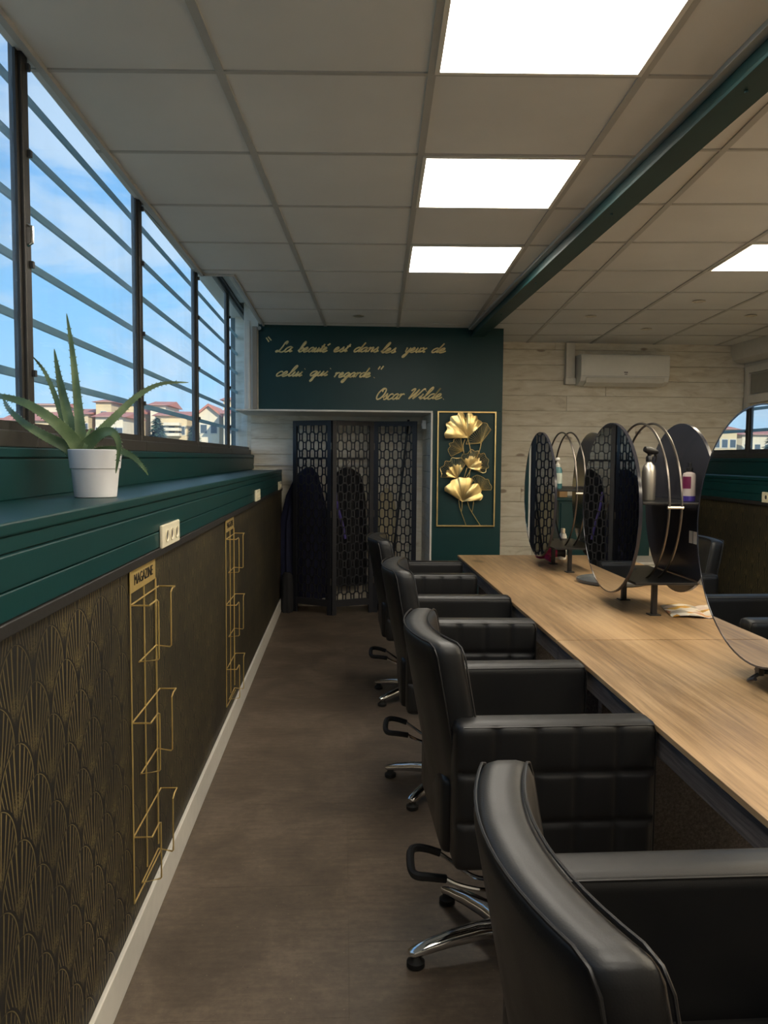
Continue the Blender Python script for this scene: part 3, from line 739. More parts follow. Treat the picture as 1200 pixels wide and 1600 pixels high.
MB().lathe([(.0273, .030), (.0276, .032), (.0276, .088), (.0273, .09)], 24).build('label', plain('pale_label', rgb(190, 200, 190), .5), b, smooth=True, world=False)
pm = MB().lathe([(.013, .124), (.013, .140), (.005, .142), (.005, .160), (.012, .162), (.012, .175), (.004, .178)], 18); pm.tube([(0, 0, .168), (0, -.03, .166)], .005)
pm.build('pump', WHITEP, b, smooth=True, world=False)
b = thing('white_bottle', 'white capped bottle standing on the table beyond the farthest mirror stand', 'bottle', (1.425, 5.07, .75))
MB().lathe([(.022, 0), (.025, .004), (.025, .15), (.018, .17), (.012, .174)], 24).build('body', WHITEP, b, smooth=True, world=False)
MB().lathe([(.014, .172), (.014, .20), (.010, .203)], 18).build('cap', CREAM2, b, smooth=True, world=False)
hd_ = thing('hair_dryer', 'magenta hair dryer with black nozzle lying under the farthest mirror', 'hair dryer', (1.335, 5.0, .75))
d = MB().tube([(-.10, .0, .05), (-.075, 0, .05), (-.02, 0, .05), (.03, 0, .05)], [.030, .038, .036, .028], 18); d.build('barrel', MAGENTA, hd_, smooth=True, world=False)
MB().tube([(-.04, .005, .035), (-.035, -.05, .025), (-.03, -.11, .022)], [.020, .018, .018], 12).build('handle', MAGENTA, hd_, smooth=True, world=False)
MB().tube([(.03, 0, .05), (.06, 0, .05), (.085, 0, .05)], [.027, .022, .030], 16).build('nozzle', BLACK, hd_, smooth=True, world=False)
# round tray
t = thing('round_tray', 'grey round rimmed tray on the table behind the middle mirror', 'tray', (1.425, 4.12, .75))
TRAYM = plain('grey_tray', rgb(78, 82, 84), .3, var=.05)
MB().lathe([(.165, 0), (.18, .004), (.184, .018), (.178, .020), (.170, .008), (.0005, .007)], 48).build('dish', TRAYM, t, smooth=True, world=False)
# open magazine
def mag_mat():
    mt, nt, b = new_mat('magazine_print'); c = coords(nt); 
    vo = nt.nodes.new('ShaderNodeTexVoronoi'); vo.inputs['Scale'].default_value = 22; nt.links.new(c, vo.inputs['Vector'])
    sepc = nt.nodes.new('ShaderNodeSeparateColor'); nt.links.new(vo.outputs['Color'], sepc.inputs[0])
    nt.links.new(ramp(nt, sepc.outputs[0], [(.0, rgb(228, 220, 208)), (.35, rgb(214, 206, 196)), (.5, rgb(150, 60, 44)), (.66, rgb(224, 176, 40)), (.8, rgb(90, 74, 62)), (1, rgb(236, 232, 224))]), b.inputs['Base Color'])
    b.inputs['Roughness'].default_value = .3; return mt
mg = thing('magazine', 'open colourful magazine lying on the table behind the near mirror', 'magazine', (1.53, 3.28, .75), rz=math.radians(-12)); MAGM = mag_mat()
for s in (-1, 1):
    vs, fs = [], []
    for k in range(9):
        xx = s*.145*k/8; zz = .004+.010*math.sin(PI*(k/8))**.7
        for yy in (-.13, .13): vs += [(xx, yy, zz), (xx, yy, zz-.003 if k else .001)]
    for k in range(8):
        a = k*4; q = a+4; fs += [(a, a+2, q+2, q), (a+1, q+1, q+3, a+3), (a, q, q+1, a+1), (a+2, a+3, q+3, q+2)]
    MB().add(vs, fs).build('page', MAGM, mg, smooth=True, world=False)

# ---- aloe
pot = thing('potted_aloe', 'potted aloe plant in a white ceramic pot on the green ledge', 'plant', (-.675, 2.20, 1.287))
MB().lathe([(.052, 0), (.055, .002), (.0625, .078), (.0655, .079), (.0700, .128), (.0675, .130), (.0640, .126), (.0600, .112), (.001, .110)], 48).build('pot', POTM, pot, smooth=True, world=False, angle=50)
MB().lathe([(.0005, .118), (.055, .116), (.061, .110), (.0005, .109)], 24).build('soil', SOIL, pot, smooth=True, world=False)
def leaf(pts, w0, dys, nm='leaf', teeth=True, curl=.35):
    wp = [P(p[0]/2.857, 480+p[1]/2.857, Y=2.20+d) for p, d in zip(pts, dys)]
    sp_ = spline(wp, 6); n = len(sp_); vs, fs = [], []; m_ = 9
    for i, p in enumerate(sp_):
        t = i/(n-1); tg = (sp_[min(n-1, i+1)]-sp_[max(0, i-1)]).normalized()
        wv = tg.cross(Vector((.15, -1, .1))).normalized(); nv = wv.cross(tg).normalized()
        wd_ = w0*(1-t)**.75*(.82+.18*min(1, t*6))+.0007; th = wd_*.55
        for j in range(m_):
            a = 2*PI*j/m_; ca, sa = math.cos(a), math.sin(a)
            off = wv*ca*wd_+nv*((sa*th*(1 if sa < 0 else .35))+curl*wd_*ca*ca)
            vs.append(p+off)
    for i in range(n-1):
        for j in range(m_): fs.append((i*m_+j, i*m_+(j+1) % m_, (i+1)*m_+(j+1) % m_, (i+1)*m_+j))
    fs += [tuple(range(m_)), tuple((n-1)*m_+j for j in range(m_))]
    mb = MB().add(vs, fs)
    if teeth:
        for i in range(2, n-3):
            tg = (sp_[i+1]-sp_[i-1]).normalized(); wv = tg.cross(Vector((.15, -1, .1))).normalized(); t = i/(n-1); wd_ = w0*(1-t)**.75+.0007
            for s in (-1, 1):
                c = sp_[i]+wv*s*wd_*.96; mb.tube([c-tg*.0012, c+wv*s*.0035+tg*.0012], [.0016, .0002], 4)
    mb.build(nm, ALOE, pot, smooth=True, angle=60)
leaf([(362, 655), (360, 560), (345, 400), (322, 190), (297, 28)], 0.0175, (0, .0, .01, .02, .03))
leaf([(345, 655), (325, 570), (290, 430), (263, 310), (242, 186)], 0.0202, (.02, .03, .05, .06, .07))
leaf([(335, 650), (300, 560), (248, 400), (200, 290), (146, 220)], 0.0111, (.04, .05, .08, .10, .12))
leaf([(355, 650), (320, 585), (235, 505), (120, 432), (0, 398), (-70, 402)], 0.0202, (-.02, -.03, -.05, -.06, -.06, -.05))
leaf([(335, 655), (290, 620), (200, 575), (110, 520), (40, 455), (15, 405)], 0.0175, (.0, -.01, -.02, -.02, .0, .02))
leaf([(375, 655), (435, 570), (530, 475), (620, 392), (720, 342), (842, 336)], 0.0143, (.02, .03, .05, .07, .09, .11))
leaf([(360, 655), (400, 605), (455, 562), (505, 560), (532, 620), (517, 742)], 0.0195, (-.02, -.03, -.05, -.06, -.06, -.06))
leaf([(410, 655), (455, 642), (520, 638), (585, 662), (632, 705), (662, 750)], 0.0130, (.0, .0, -.01, -.02, -.03, -.03))
leaf([(370, 650), (385, 610), (392, 570), (405, 545), (420, 548)], .0060, (-.03, -.03, -.02, -.01, .0), teeth=False)

# ---- wall sockets on the fascia
for i, (y0, lab) in enumerate(((2.45, 'cream triple wall socket nearest, above the near magazine rack'), (5.06, 'cream triple wall socket in the middle of the ledge fascia'), (6.86, 'cream triple wall socket at the far end of the ledge'))):
    s = thing('wall_socket', lab, 'socket', (XW+.012, y0+.127, 1.152), 'triple sockets on the green fascia')
    SOCK = SOCK if i else plain('cream_socket_plastic', rgb(224, 216, 190), .4, var=.03)
    MB().box(0, .011, -.127, .127, -.036, .036).build('cover_plate', SOCK, s, bevel=.004, world=False)
    for k in (-1, 0, 1):
        rg = MB().xf(lambda p: p); rg.lathe([(.014, 0), (.018, 0), (.0205, .002), (.0205, .0045), (.018, .005), (.016, .002)], 24)
        rg.xf(lambda p: Vector((.0095+p.z, p.x+k*.071, p.y))).build('socket_well', SOCK, s, smooth=True, world=False)
        MB().lathe([(.0005, 0), (.0142, 0), (.0142, .0018), (.0005, .0018)], 20).xf(lambda p: Vector((.0098+p.z, p.x+k*.071, p.y))).build('socket_face', FRAMEM, s, world=False)

# ---- magazine racks
def rack(y0, label):
    R = thing('magazine_rack', label, 'magazine rack', (XW, y0, .15), 'brass wire magazine racks'); r = .0024; xw = XW+.006; L = .285
    pl = MB().box(XW+.004, XW+.0065, y0, y0+L, 1.030, 1.090).build('name_plate', BRASS, R, bevel=.001)
    mt = Matrix.Translation((.0075, L/2, 1.061-.15))@Matrix(((0, 0, 1, 0), (1, 0, 0, 0), (0, 1, 0, 0), (0, 0, 0, 1)))
    text_mesh('MAGAZINE', .042, 'lettering', DARKTRIM, .0006, mt, pl); pl.children[0].scale = (1, 1, 1)
    for k, yy in enumerate((0, .145, L)):
        MB().tube([(xw, y0+yy, 1.032), (xw, y0+yy, .172 if k == 0 else .20)], r+(.0006 if k == 2 else 0), 8).build('upright', BRASS, R, smooth=True)
    MB().tube([(xw, y0, .172), (xw, y0+L+.03, .165)], r, 8).build('cross_wire', BRASS, R, smooth=True)
    for zt in (1.000, .678, .360):
        zb = zt-.175; d = .050; a, b_ = y0, y0+.325; ca, cb = y0+.105, y0+.265; wa, wb = y0+.085, y0+.285
        path = [(xw, a, zt), (xw+d, a, zt), (xw+d, ca-.02, zt), (xw+d, ca, zt-.008), (xw+d, ca, zb+.004), (xw+d-.004, ca, zb), (xw, wa, zb), (xw, wb, zb), (xw+d-.004, cb, zb), (xw+d, cb, zb+.004), (xw+d, cb, zt-.008), (xw+d, cb+.02, zt), (xw+d, b_, zt), (xw, b_, zt)]
        MB().tube(path, r, 8, closed=True).build('pocket_wire', BRASS, R, smooth=True)
    return R
rack(2.135, 'near brass wire magazine rack with engraved name plate on the fan wallpaper')
rack(3.860, 'far brass wire magazine rack on the fan wallpaper')

# ---- folding screen
FW, FH, FT = .40, 1.725, .022
SC_P = [(-.452, 7.20), (-.100, 6.985), (.272, 7.135), (.652, 7.02)]
fs_ = thing('folding_screen', 'black three-panel folding screen with pierced oval fretwork', 'folding screen', (.1, 7.09, 0))
def stadium(cx, cz, wd, ht, n=6):
    r = wd/2; out = []
    for k in range(n+1): a = PI*k/n; out.append((cx+r*math.cos(a), cz+ht/2-r+r*math.sin(a)))
    for k in range(n+1): a = PI+PI*k/n; out.append((cx+r*math.cos(a), cz-ht/2+r+r*math.sin(a)))
    return out
for k in range(3):
    (ax, ay), (bx, by) = SC_P[k], SC_P[k+1]; L = math.hypot(bx-ax, by-ay)-.006; ang = math.atan2(by-ay, bx-ax)
    pn = MB(); sw = .040
    pn.box(0, sw, -FT/2, FT/2, 0, FH).box(L-sw, L, -FT/2, FT/2, 0, FH).box(sw, L-sw, -FT/2, FT/2, FH-.042, FH).box(sw, L-sw, -FT/2, FT/2, .075, .135)
    o = pn.build('panel_frame', SCREENM, fs_, bevel=.0015, world=False)
    o.location = (ax-.1, ay-7.09, 0); o.rotation_euler.z = ang
    fw = MB(); x0, x1, z0, z1 = sw, L-sw, .135, FH-.042; cols = 4; dx = (x1-x0)/cols; dz = .150; t = .0076
    for r in range(-1, 24):
        for c in range(-1, cols+1):
            cx = x0+dx*(c+.5+(.5 if r % 2 else 0)); cz = z1-.03-r*dz/2
            outp, inp = stadium(cx, cz, dx*.76, .106), stadium(cx, cz, dx*.53, .086); n = len(outp)
            for j in range(n):
                q = [outp[j], outp[(j+1) % n], inp[(j+1) % n], inp[j]]; q = clip_rect(q, x0, x1, z0, z1)
                if len(q) < 3 or area(q) < 1e-7: continue
                m_ = len(q); fw.add([(a, -.005, b) for a, b in q]+[(a, .005, b) for a, b in q], [tuple(range(m_)), tuple(range(2*m_-1, m_-1, -1))]+[(i, (i+1) % m_, m_+(i+1) % m_, m_+i) for i in range(m_)])
    # short ties between columns keep the pierced panel in one piece
    f = fw.build('fretwork', SCREENM, o, world=False)
    if k < 2:
        for zz in (.3, .9, 1.5): MB().tube([(L+.003, -FT/2-.002, zz-.03), (L+.003, -FT/2-.002, zz+.03)], .005, 8).build('hinge', STEEL2, o, smooth=True, world=False)

# ---- coats and other things behind the screen
def garment(name, label, cat, cx, cy, rows, mat, depth=.10, folds=5, hanger=True, seed=1):
    G = thing(name, label, cat, (cx, cy, rows[-1][0])); rnd = random.Random(seed); ph = rnd.random()*6; mb = MB(); n = 40; vs, fs = [], []
    for (z, hw, off) in rows:
        for j in range(n):
            a = 2*PI*j/n; amp = min(1, (rows[0][0]-z)/.4)*.016
            r = 1+amp/.1*math.sin(folds*2*a+ph)
            vs.append((cx+off+hw*r*math.cos(a), cy+depth*.5*(.55+.45*min(1, (rows[0][0]-z)/.5+.3))*r*math.sin(a), z))
    for i in range(len(rows)-1):
        for j in range(n): fs.append((i*n+j, i*n+(j+1) % n, (i+1)*n+(j+1) % n, (i+1)*n+j))
    fs += [tuple(range(n)), tuple((len(rows)-1)*n+j for j in range(n))]
    mb.add(vs, fs).build('cloth', mat, G, smooth=True, angle=60)
    if hanger:
        z = rows[0][0]; h = spline([(cx, cy, z-.01), (cx, cy, z+.03), (cx+.018, cy, z+.05), (cx, cy, z+.068), (cx-.016, cy, z+.055)], 4)
        MB().tube(h, .003, 6).build('hanger_hook', STEEL2, G, smooth=True)
    return G
cr = thing('coat_rail', 'black metal coat rail on the planks behind the folding screen', 'coat rail', (-.12, YB, 1.40))
for xx in (-.38, .14): MB().tube(spline([(xx, YB-.004, 1.43), (xx, YB-.06, 1.43), (xx, YB-.10, 1.41), (xx, YB-.10, 1.395)], 4), .007, 8).build('bracket', BLACK, cr, smooth=True)
MB().tube([(-.44, YB-.10, 1.392), (.20, YB-.10, 1.392)], .008, 10).build('rail', BLACK, cr, smooth=True)
garment('salon_cape', 'navy salon cape bulging out left of the folding screen', 'cape', -.355, 7.32, [(1.310, .03, .04), (1.24, .10, .02), (1.05, .155, .0), (.80, .20, 0), (.50, .205, 0), (.30, .20, .0), (.10, .19, 0)], NAVY, .14, 4, seed=3)
garment('black_coat', 'black coat hanging behind the middle of the folding screen', 'coat', .035, 7.33, [(1.310, .03, 0), (1.25, .12, 0), (1.05, .155, .0), (.7, .16, 0), (.40, .165, 0), (.22, .16, 0)], BLKCLOTH, .14, 5, seed=5)
rb = MB().tube(spline([(-.075, 7.225, 1.10), (-.05, 7.22, .95), (-.01, 7.22, .80), (.02, 7.22, .66)], 6), .012, 6, flat=.3).build('ribbon', PURPLE, None, smooth=True); tag(rb, 'violet ribbon hanging over the black coat behind the screen', 'ribbon')
garment('cream_apron', 'cream apron hanging behind the right panel of the screen', 'apron', .40, 7.37, [(1.12, .02, 0), (1.05, .06, 0), (.9, .085, 0), (.55, .09, 0)], CREAMCLOTH, .06, 3, seed=9)
br = thing('broom', 'black-handled broom leaning behind the right screen panel', 'broom', (.46, 7.30, 0))
MB().tube([(.42, 7.24, .12), (.60, 7.395, 1.755)], .011, 10).build('handle', BLACK, br, smooth=True)
MB().box(.29, .55, 7.215, 7.265, .07, .125).build('head', BLACK, br, bevel=.004); MB().box(.295, .545, 7.218, 7.262, 0, .07).build('bristles', RUBBER, br)
bg_ = garment('dark_bag', 'dark bag on the floor left of the folding screen', 'bag', -.505, 7.15, [(.36, .03, 0), (.33, .05, 0), (.2, .054, 0), (.03, .052, 0), (0, .045, 0)], BLKCLOTH, .10, 3, hanger=False, seed=11)
sw_ = thing('light_switch', 'small white switch box inside the niche', 'switch', (.725, 7.1, 1.70))
MB().box(.695, .731, 7.04, 7.12, 1.66, 1.735).build('box', WHITEP, sw_, bevel=.003); MB().box(.689, .695, 7.06, 7.10, 1.68, 1.715).build('rocker', WHITEP, sw_, bevel=.002)
sn = thing('wall_sensor', 'small chrome sensor where ceiling edge meets the window jamb', 'sensor', (-.69, YG-.04, 2.45))
MB().tube([(-.695, YG-.03, 2.452), (-.695, YG-.055, 2.452)], .016, 16).build('body', CHROME, sn, smooth=True); MB().tube([(-.695, YG-.004, 2.452), (-.695, YG-.03, 2.452)], .007, 10).build('stem', CHROME, sn, smooth=True)
tl_ = MB().box(-.80, -.60, 7.02, 7.28, 1.287, 1.293).build('folded_paper', CREAM2, None, bevel=.001); tag(tl_, 'flat white papers lying on the far end of the ledge', 'papers')

# ---- gold lettering in a sloping hand
GL = {
 'a': ([[(.80, .82), (.55, 1.0), (.18, .78), (.06, .32), (.22, .02), (.50, .14), (.78, .70), (.84, .95)], [(.84, .95), (.76, .35), (.84, .04), (1.10, .26)]], 1.05),
 'b': ([[(.0, .2), (.30, .9), (.62, 1.85), (.48, 2.25), (.28, 1.95), (.20, 1.0), (.22, .2), (.42, .0), (.72, .2), (.80, .62), (.66, .92), (.44, .82)], [(.44, .82), (.34, .55)], [(.66, .92), (.95, .70)]], .95),
 'c': ([[(.74, .80), (.55, 1.0), (.22, .82), (.06, .36), (.22, .02), (.55, .06), (.90, .36)]], .85),
 'd': ([[(.78, .80), (.52, 1.0), (.18, .78), (.06, .32), (.22, .02), (.52, .14), (.80, .80), (.98, 2.05)], [(.98, 2.05), (.80, .60), (.82, .06), (1.10, .26)]], 1.05),
 'e': ([[(.0, .30), (.40, .46), (.58, .78), (.42, 1.02), (.16, .80), (.06, .36), (.24, .0), (.60, .06), (.96, .36)]], .92),
 'g': ([[(.80, .82), (.55, 1.0), (.18, .78), (.08, .34), (.24, .04), (.52, .18), (.80, .80), (.84, .95)], [(.84, .95), (.70, -.5), (.48, -1.1), (.20, -1.0), (.26, -.60), (.70, -.10), (1.10, .26)]], 1.05),
 'i': ([[(.0, .26), (.22, .62), (.32, 1.0), (.22, .30), (.34, .02), (.62, .30)], [(.42, 1.50), (.45, 1.56)]], .58),
 'l': ([[(.0, .22), (.34, .90), (.62, 1.85), (.50, 2.25), (.30, 1.90), (.20, .80), (.24, .14), (.42, .02), (.70, .30)]], .66),
 'n': ([[(.0, .78), (.16, 1.0), (.20, .60), (.14, .02)], [(.16, .45), (.44, .94), (.66, .94), (.66, .45), (.66, .06), (.92, .28)]], .90),
 'q': ([[(.80, .82), (.55, 1.0), (.18, .78), (.08, .34), (.24, .04), (.52, .18), (.80, .80), (.84, .95)], [(.84, .95), (.72, -.3), (.64, -1.1), (.84, -.9), (.86, -.3), (1.10, .26)]], 1.05),
 'r': ([[(.0, .72), (.14, 1.0), (.18, .55), (.12, .02)], [(.15, .48), (.36, .90), (.64, .98), (.66, .82)]], .80),
 's': ([[(.0, .26), (.30, .78), (.40, 1.06), (.46, .70), (.58, .30), (.42, .0), (.14, .06)], [(.42, .0), (.80, .30)]], .74),
 't': ([[(.0, .26), (.26, .90), (.44, 1.72), (.28, .60), (.30, .06), (.60, .28)], [(.08, 1.18), (.66, 1.26)]], .60),
 'u': ([[(.0, .30), (.16, 1.0), (.10, .40), (.22, .02), (.46, .14), (.70, .98), (.64, .30), (.72, .02), (.96, .28)]], .92),
 'x': ([[(.0, .80), (.18, .98), (.34, .70), (.46, .20), (.60, .02), (.80, .20)], [(.76, .96), (.40, .50), (.04, .04)]], .80),
 'y': ([[(.0, .80), (.14, 1.0), (.14, .40), (.26, .06), (.50, .20), (.72, .98)], [(.72, .98), (.62, -.4), (.40, -1.05), (.14, -1.0), (.20, -.6), (.60, -.10), (.95, .26)]], .90),
 'L': ([[(.62, 1.45), (.72, 1.85), (.56, 2.02), (.40, 1.70), (.40, 1.0), (.30, .30), (.05, .0), (-.12, .12), (.06, .28), (.40, .06), (.80, .0), (1.05, .25)]], 1.0),
 'O': ([[(.95, 1.90), (.55, 1.95), (.15, 1.35), (.05, .60), (.30, .04), (.80, .20), (1.15, .95), (1.10, 1.70), (.80, 1.95), (.55, 1.55), (.75, 1.35)]], 1.25),
 'W': ([[(.0, 1.55), (.20, 1.92), (.45, 1.85), (.40, 1.0), (.34, .04)], [(.34, .04), (.75, .95), (1.02, 1.85)], [(1.02, 1.85), (.92, .9), (.90, .04)], [(.90, .04), (1.30, .90), (1.55, 1.75), (1.75, 1.95), (1.85, 1.7)]], 1.65),
 '.': ([[(.05, .02), (.10, .06)]], .3),
}
GL['é'] = (GL['e'][0]+[[(.46, 1.42), (.78, 1.82)]], .92)
q = thing('wall_lettering', 'gold handwritten French quotation and author name on the green wall', 'lettering', (0, YG, 2.1))
def word(s, x0, x1, base, xh):
    """one word fitted between two photo positions (crop units of the lettering, 3.75 per pixel)"""
    strokes, pen = [], 0
    for ch in s:
        g, adv = GL[ch]; strokes += [[(pen+a+.50*b, b) for a, b in stt] for stt in g]; pen += adv
    xs = [p[0] for stt in strokes for p in stt]; lo, hi = min(xs), max(xs)
    pts = lambda cx, cy: P(400+cx/3.75, 510+cy/3.75, Y=YG-.004)
    mb = MB(); sx = (x1-x0)/(hi-lo) if hi-lo > .3 else 12
    for stt in strokes:
        path = [pts(x0+(a-lo)*sx, base-b*xh) for a, b in stt]
        path = spline(path, 5) if len(path) > 2 else path
        k = len(path)
        mb.tube(path, .0062 if k > 2 else .0066, 6)
    mb.build('word', GOLDPAINT, q, smooth=True, angle=60)
word('La', 116, 216, 150, 31); word('beauté', 246, 436, 150, 27); word('est', 456, 556, 149, 27); word('dans', 576, 718, 150, 27); word('les', 732, 820, 155, 27)
word('yeux', 856, 1002, 152, 27); word('de', 1032, 1112, 154, 26); word('celui', 122, 288, 292, 28); word('qui', 314, 438, 290, 28); word('regarde', 458, 672, 298, 27)
word('.', 692, 700, 301, 28); word('Oscar', 708, 868, 428, 33); word('Wilde', 894, 1090, 426, 31); word('.', 1098, 1106, 427, 30)
for (a, b, c, d_) in ((60, 66, 76, 90), (72, 60, 90, 82), (716, 252, 728, 234), (732, 252, 748, 232)):
    MB().tube([P(400+a/3.75, 510+b/3.75, Y=YG-.004), P(400+c/3.75, 510+d_/3.75, Y=YG-.004)], .0058, 6).build('quotation_mark', GOLDPAINT, q, smooth=True)

# ---- ginkgo wall art
art = thing('wall_art', 'gold metal ginkgo leaf wall art in a thin gold frame', 'wall art', (1.035, YG, 1.31))
A0, A1, B0, B1 = .790, 1.276, .830, 1.789
def ap(cx, cy, dep=0):   # art crop units -> wall coordinates (corrected for the photo's slight lean)
    fy = (cy-105)/1360; xl = 122-fy*28; xr_ = 798-fy*34
    return Vector((A0+(cx-xl)/(xr_-xl)*(A1-A0), YG-.020-dep, B1-fy*(B1-B0)))
for nm, (x0, x1, z0, z1) in {'a': (A0-.006, A0+.006, B0-.006, B1+.006), 'b': (A1-.006, A1+.006, B0-.006, B1+.006), 'c': (A0+.006, A1-.006, B0-.006, B0+.006), 'd': (A0+.006, A1-.006, B1-.006, B1+.006)}.items():
    MB().box(x0, x1, YG-.026, YG-.012, z0, z1).build('frame_bar', GOLD, art, bevel=.002)
for (x_, z_) in ((A0, B0+.1), (A1, B0+.1), (A0, B1-.1), (A1, B1-.1)): MB().box(x_-.004, x_+.004, YG-.013, YG-.0005, z_-.01, z_+.01).build('standoff', BRASS, art)
def ginkgo(outline, base, kind, dep, cup=.018, scal=1.0):
    """outline: rim points in crop units from one end to the other; base: stem point"""
    rim = spline([ap(a, b, dep) for a, b in outline], 5); bp = ap(*base, dep); n = len(rim); K = 8; mb = MB(); vs, fs = [], []
    def pt(i, t, dpt):
        p = bp.lerp(rim[i], t); a = i/(n-1)
        p.y -= dpt*(math.sin(PI*t*.9)*.8+.22*math.sin(a*PI*7)*t); return p
    if kind in ('solid', 'half'):
        t0, t1 = 0, (1.0 if kind == 'solid' else .66)
        for i in range(n):
            f_ = t1 if kind == 'solid' else t1*(1+.06*math.sin(i*1.1))
            for k in range(K+1): vs.append(pt(i, f_*k/K, cup))
        for i in range(n-1):
            for k in range(K): a = i*(K+1)+k; fs.append((a, a+1, a+K+2, a+K+1))
        m0 = len(vs); vs += [Vector(v)+Vector((0, .0015, 0)) for v in vs]; fs += [tuple(m0+i for i in reversed(f)) for f in fs]
        o = MB().add(vs, fs).build('leaf', GOLD, art, smooth=True, angle=None)
    else: o = None
    wr_ = MB(); full = rim if kind == 'wire' else rim
    wr_.tube([pt(i, 1, cup) for i in range(n)]+[bp.copy()], .0028 if kind != 'solid' else .0022, 6, closed=True)
    if kind != 'solid':
        for i in range(2, n-2, 2):
            wr_.tube([pt(i, .05 if kind == 'wire' else .62, cup), pt(i, .55 if kind == 'wire' else .82, cup), pt(i, 1, cup)], .0011, 5)
    wr_.build('leaf_wire' if o else 'leaf', GOLD if kind != 'wire' else BRASS, o or art, smooth=True)
# large solid leaves
ginkgo([(195, 418), (182, 365), (215, 310), (200, 250), (248, 215), (262, 165), (330, 150), (350, 118), (400, 122), (424, 172), (440, 178), (450, 130), (490, 120), (525, 150), (560, 155), (575, 195), (610, 215), (620, 245), (560, 300), (490, 350)], (455, 410), 'solid', .050, .022)
ginkgo([(180, 1040), (185, 995), (240, 950), (262, 915), (320, 895), (350, 878), (420, 885), (460, 880), (505, 905), (500, 940), (470, 975), (520, 955), (570, 955), (590, 990), (610, 1030), (600, 1065), (622, 1100), (590, 1150), (500, 1145)], (388, 1168), 'solid', .050, .022)
# half-solid leaves with wire rim
ginkgo([(380, 640), (400, 602), (450, 600), (500, 548), (540, 570), (580, 565), (600, 600), (650, 592), (672, 640), (700, 670), (690, 720), (700, 760), (670, 780), (665, 815), (630, 826)], (465, 765), 'half', .030, .014)
ginkgo([(140, 880), (150, 840), (135, 775), (180, 740), (195, 690), (250, 690), (270, 650), (330, 655), (380, 650), (410, 690), (430, 720)], (330, 890), 'half', .026, .014)
# wire leaves
ginkgo([(735, 312), (705, 272), (690, 240), (650, 230), (610, 240), (560, 290), (500, 350), (468, 420), (440, 485)], (620, 470), 'wire', .014, .006)
ginkgo([(265, 632), (245, 600), (230, 550), (255, 515), (245, 480), (290, 465), (300, 430), (350, 410), (380, 405)], (405, 565), 'wire', .014, .006)
ginkgo([(505, 885), (560, 855), (600, 862), (640, 880), (665, 900), (700, 905), (715, 950), (738, 990), (730, 1030)], (600, 1032), 'wire', .014, .006)
for st_, dp in (([(455, 410), (475, 480), (495, 590)], .03), ([(430, 430), (408, 500), (415, 590)], .012), ([(620, 470), (600, 560), (560, 660)], .012), ([(450, 765), (430, 830), (415, 880)], .02), ([(500, 775), (470, 830), (440, 880)], .02), ([(485, 790), (478, 850), (470, 880)], .02),
                ([(352, 1150), (360, 1230), (380, 1300), (408, 1380), (435, 1462)], .008), ([(390, 1170), (388, 1240), (380, 1300)], .008), ([(450, 1145), (470, 1230), (505, 1300), (560, 1390), (606, 1462)], .008), ([(528, 1150), (518, 1230), (505, 1300)], .008)):
    MB().tube(spline([ap(a, b, dp) for a, b in st_], 4), .0034, 6).build('stem', GOLD, art, smooth=True)

# ---- air conditioner with trunking
ac = thing('air_conditioner', 'white wall air conditioner on the plank wall', 'air conditioner', (2.58, YB, 2.23))
pr = [(YB-.004, 2.09), (YB-.10, 2.088), (YB-.175, 2.118), (YB-.20, 2.17), (YB-.203, 2.33), (YB-.19, 2.362), (YB-.15, 2.37), (YB-.004, 2.37)]; n = len(pr)
b = MB().add([(xx, a, z) for xx in (2.165, 2.995) for a, z in pr], [tuple(range(n)), tuple(range(2*n-1, n-1, -1))]+[(i, (i+1) % n, n+(i+1) % n, n+i) for i in range(n)])
b.build('body', WHITEP, ac, bevel=.008, seg=3)
fl_ = MB().add([(xx, a, z) for xx in (2.215, 2.945) for a, z in ((YB-.108, 2.083), (YB-.186, 2.112), (YB-.201, 2.152), (YB-.207, 2.150), (YB-.192, 2.106), (YB-.11, 2.076))], [tuple(range(6)), tuple(range(11, 5, -1))]+[(i, (i+1) % 6, 6+(i+1) % 6, 6+i) for i in range(6)])
fl_.build('louvre_flap', WHITE, ac)
MB().box(2.167, 2.993, YB-.2045, YB-.2025, 2.1625, 2.1655).build('panel_seam', GRIDM, ac)
lg_ = MB().box(2.565, 2.60, YB-.2045, YB-.203, 2.196, 2.204).build('badge', FRAMEM, ac); MB().box(2.570, 2.596, YB-.2045, YB-.203, 2.180, 2.186).build('badge', FRAMEM, ac)
tk = thing('pipe_trunking', 'white cable trunking left of the air conditioner', 'trunking', (2.11, YB, 2.12))
MB().box(2.065, 2.150, YB-.060, YB-.004, 2.105, 2.484).build('duct', WHITE, tk, bevel=.004); MB().tube(spline([(2.152, YB-.03, 2.40), (2.154, YB-.03, 2.28), (2.154, YB-.03, 2.20), (2.150, YB-.03, 2.15)], 5), .008, 10).build('hose', WHITE, tk, smooth=True)
MB().box(2.060, 2.161, YB-.066, YB-.004, 2.098, 2.16).build('elbow', WHITE, tk, bevel=.006)

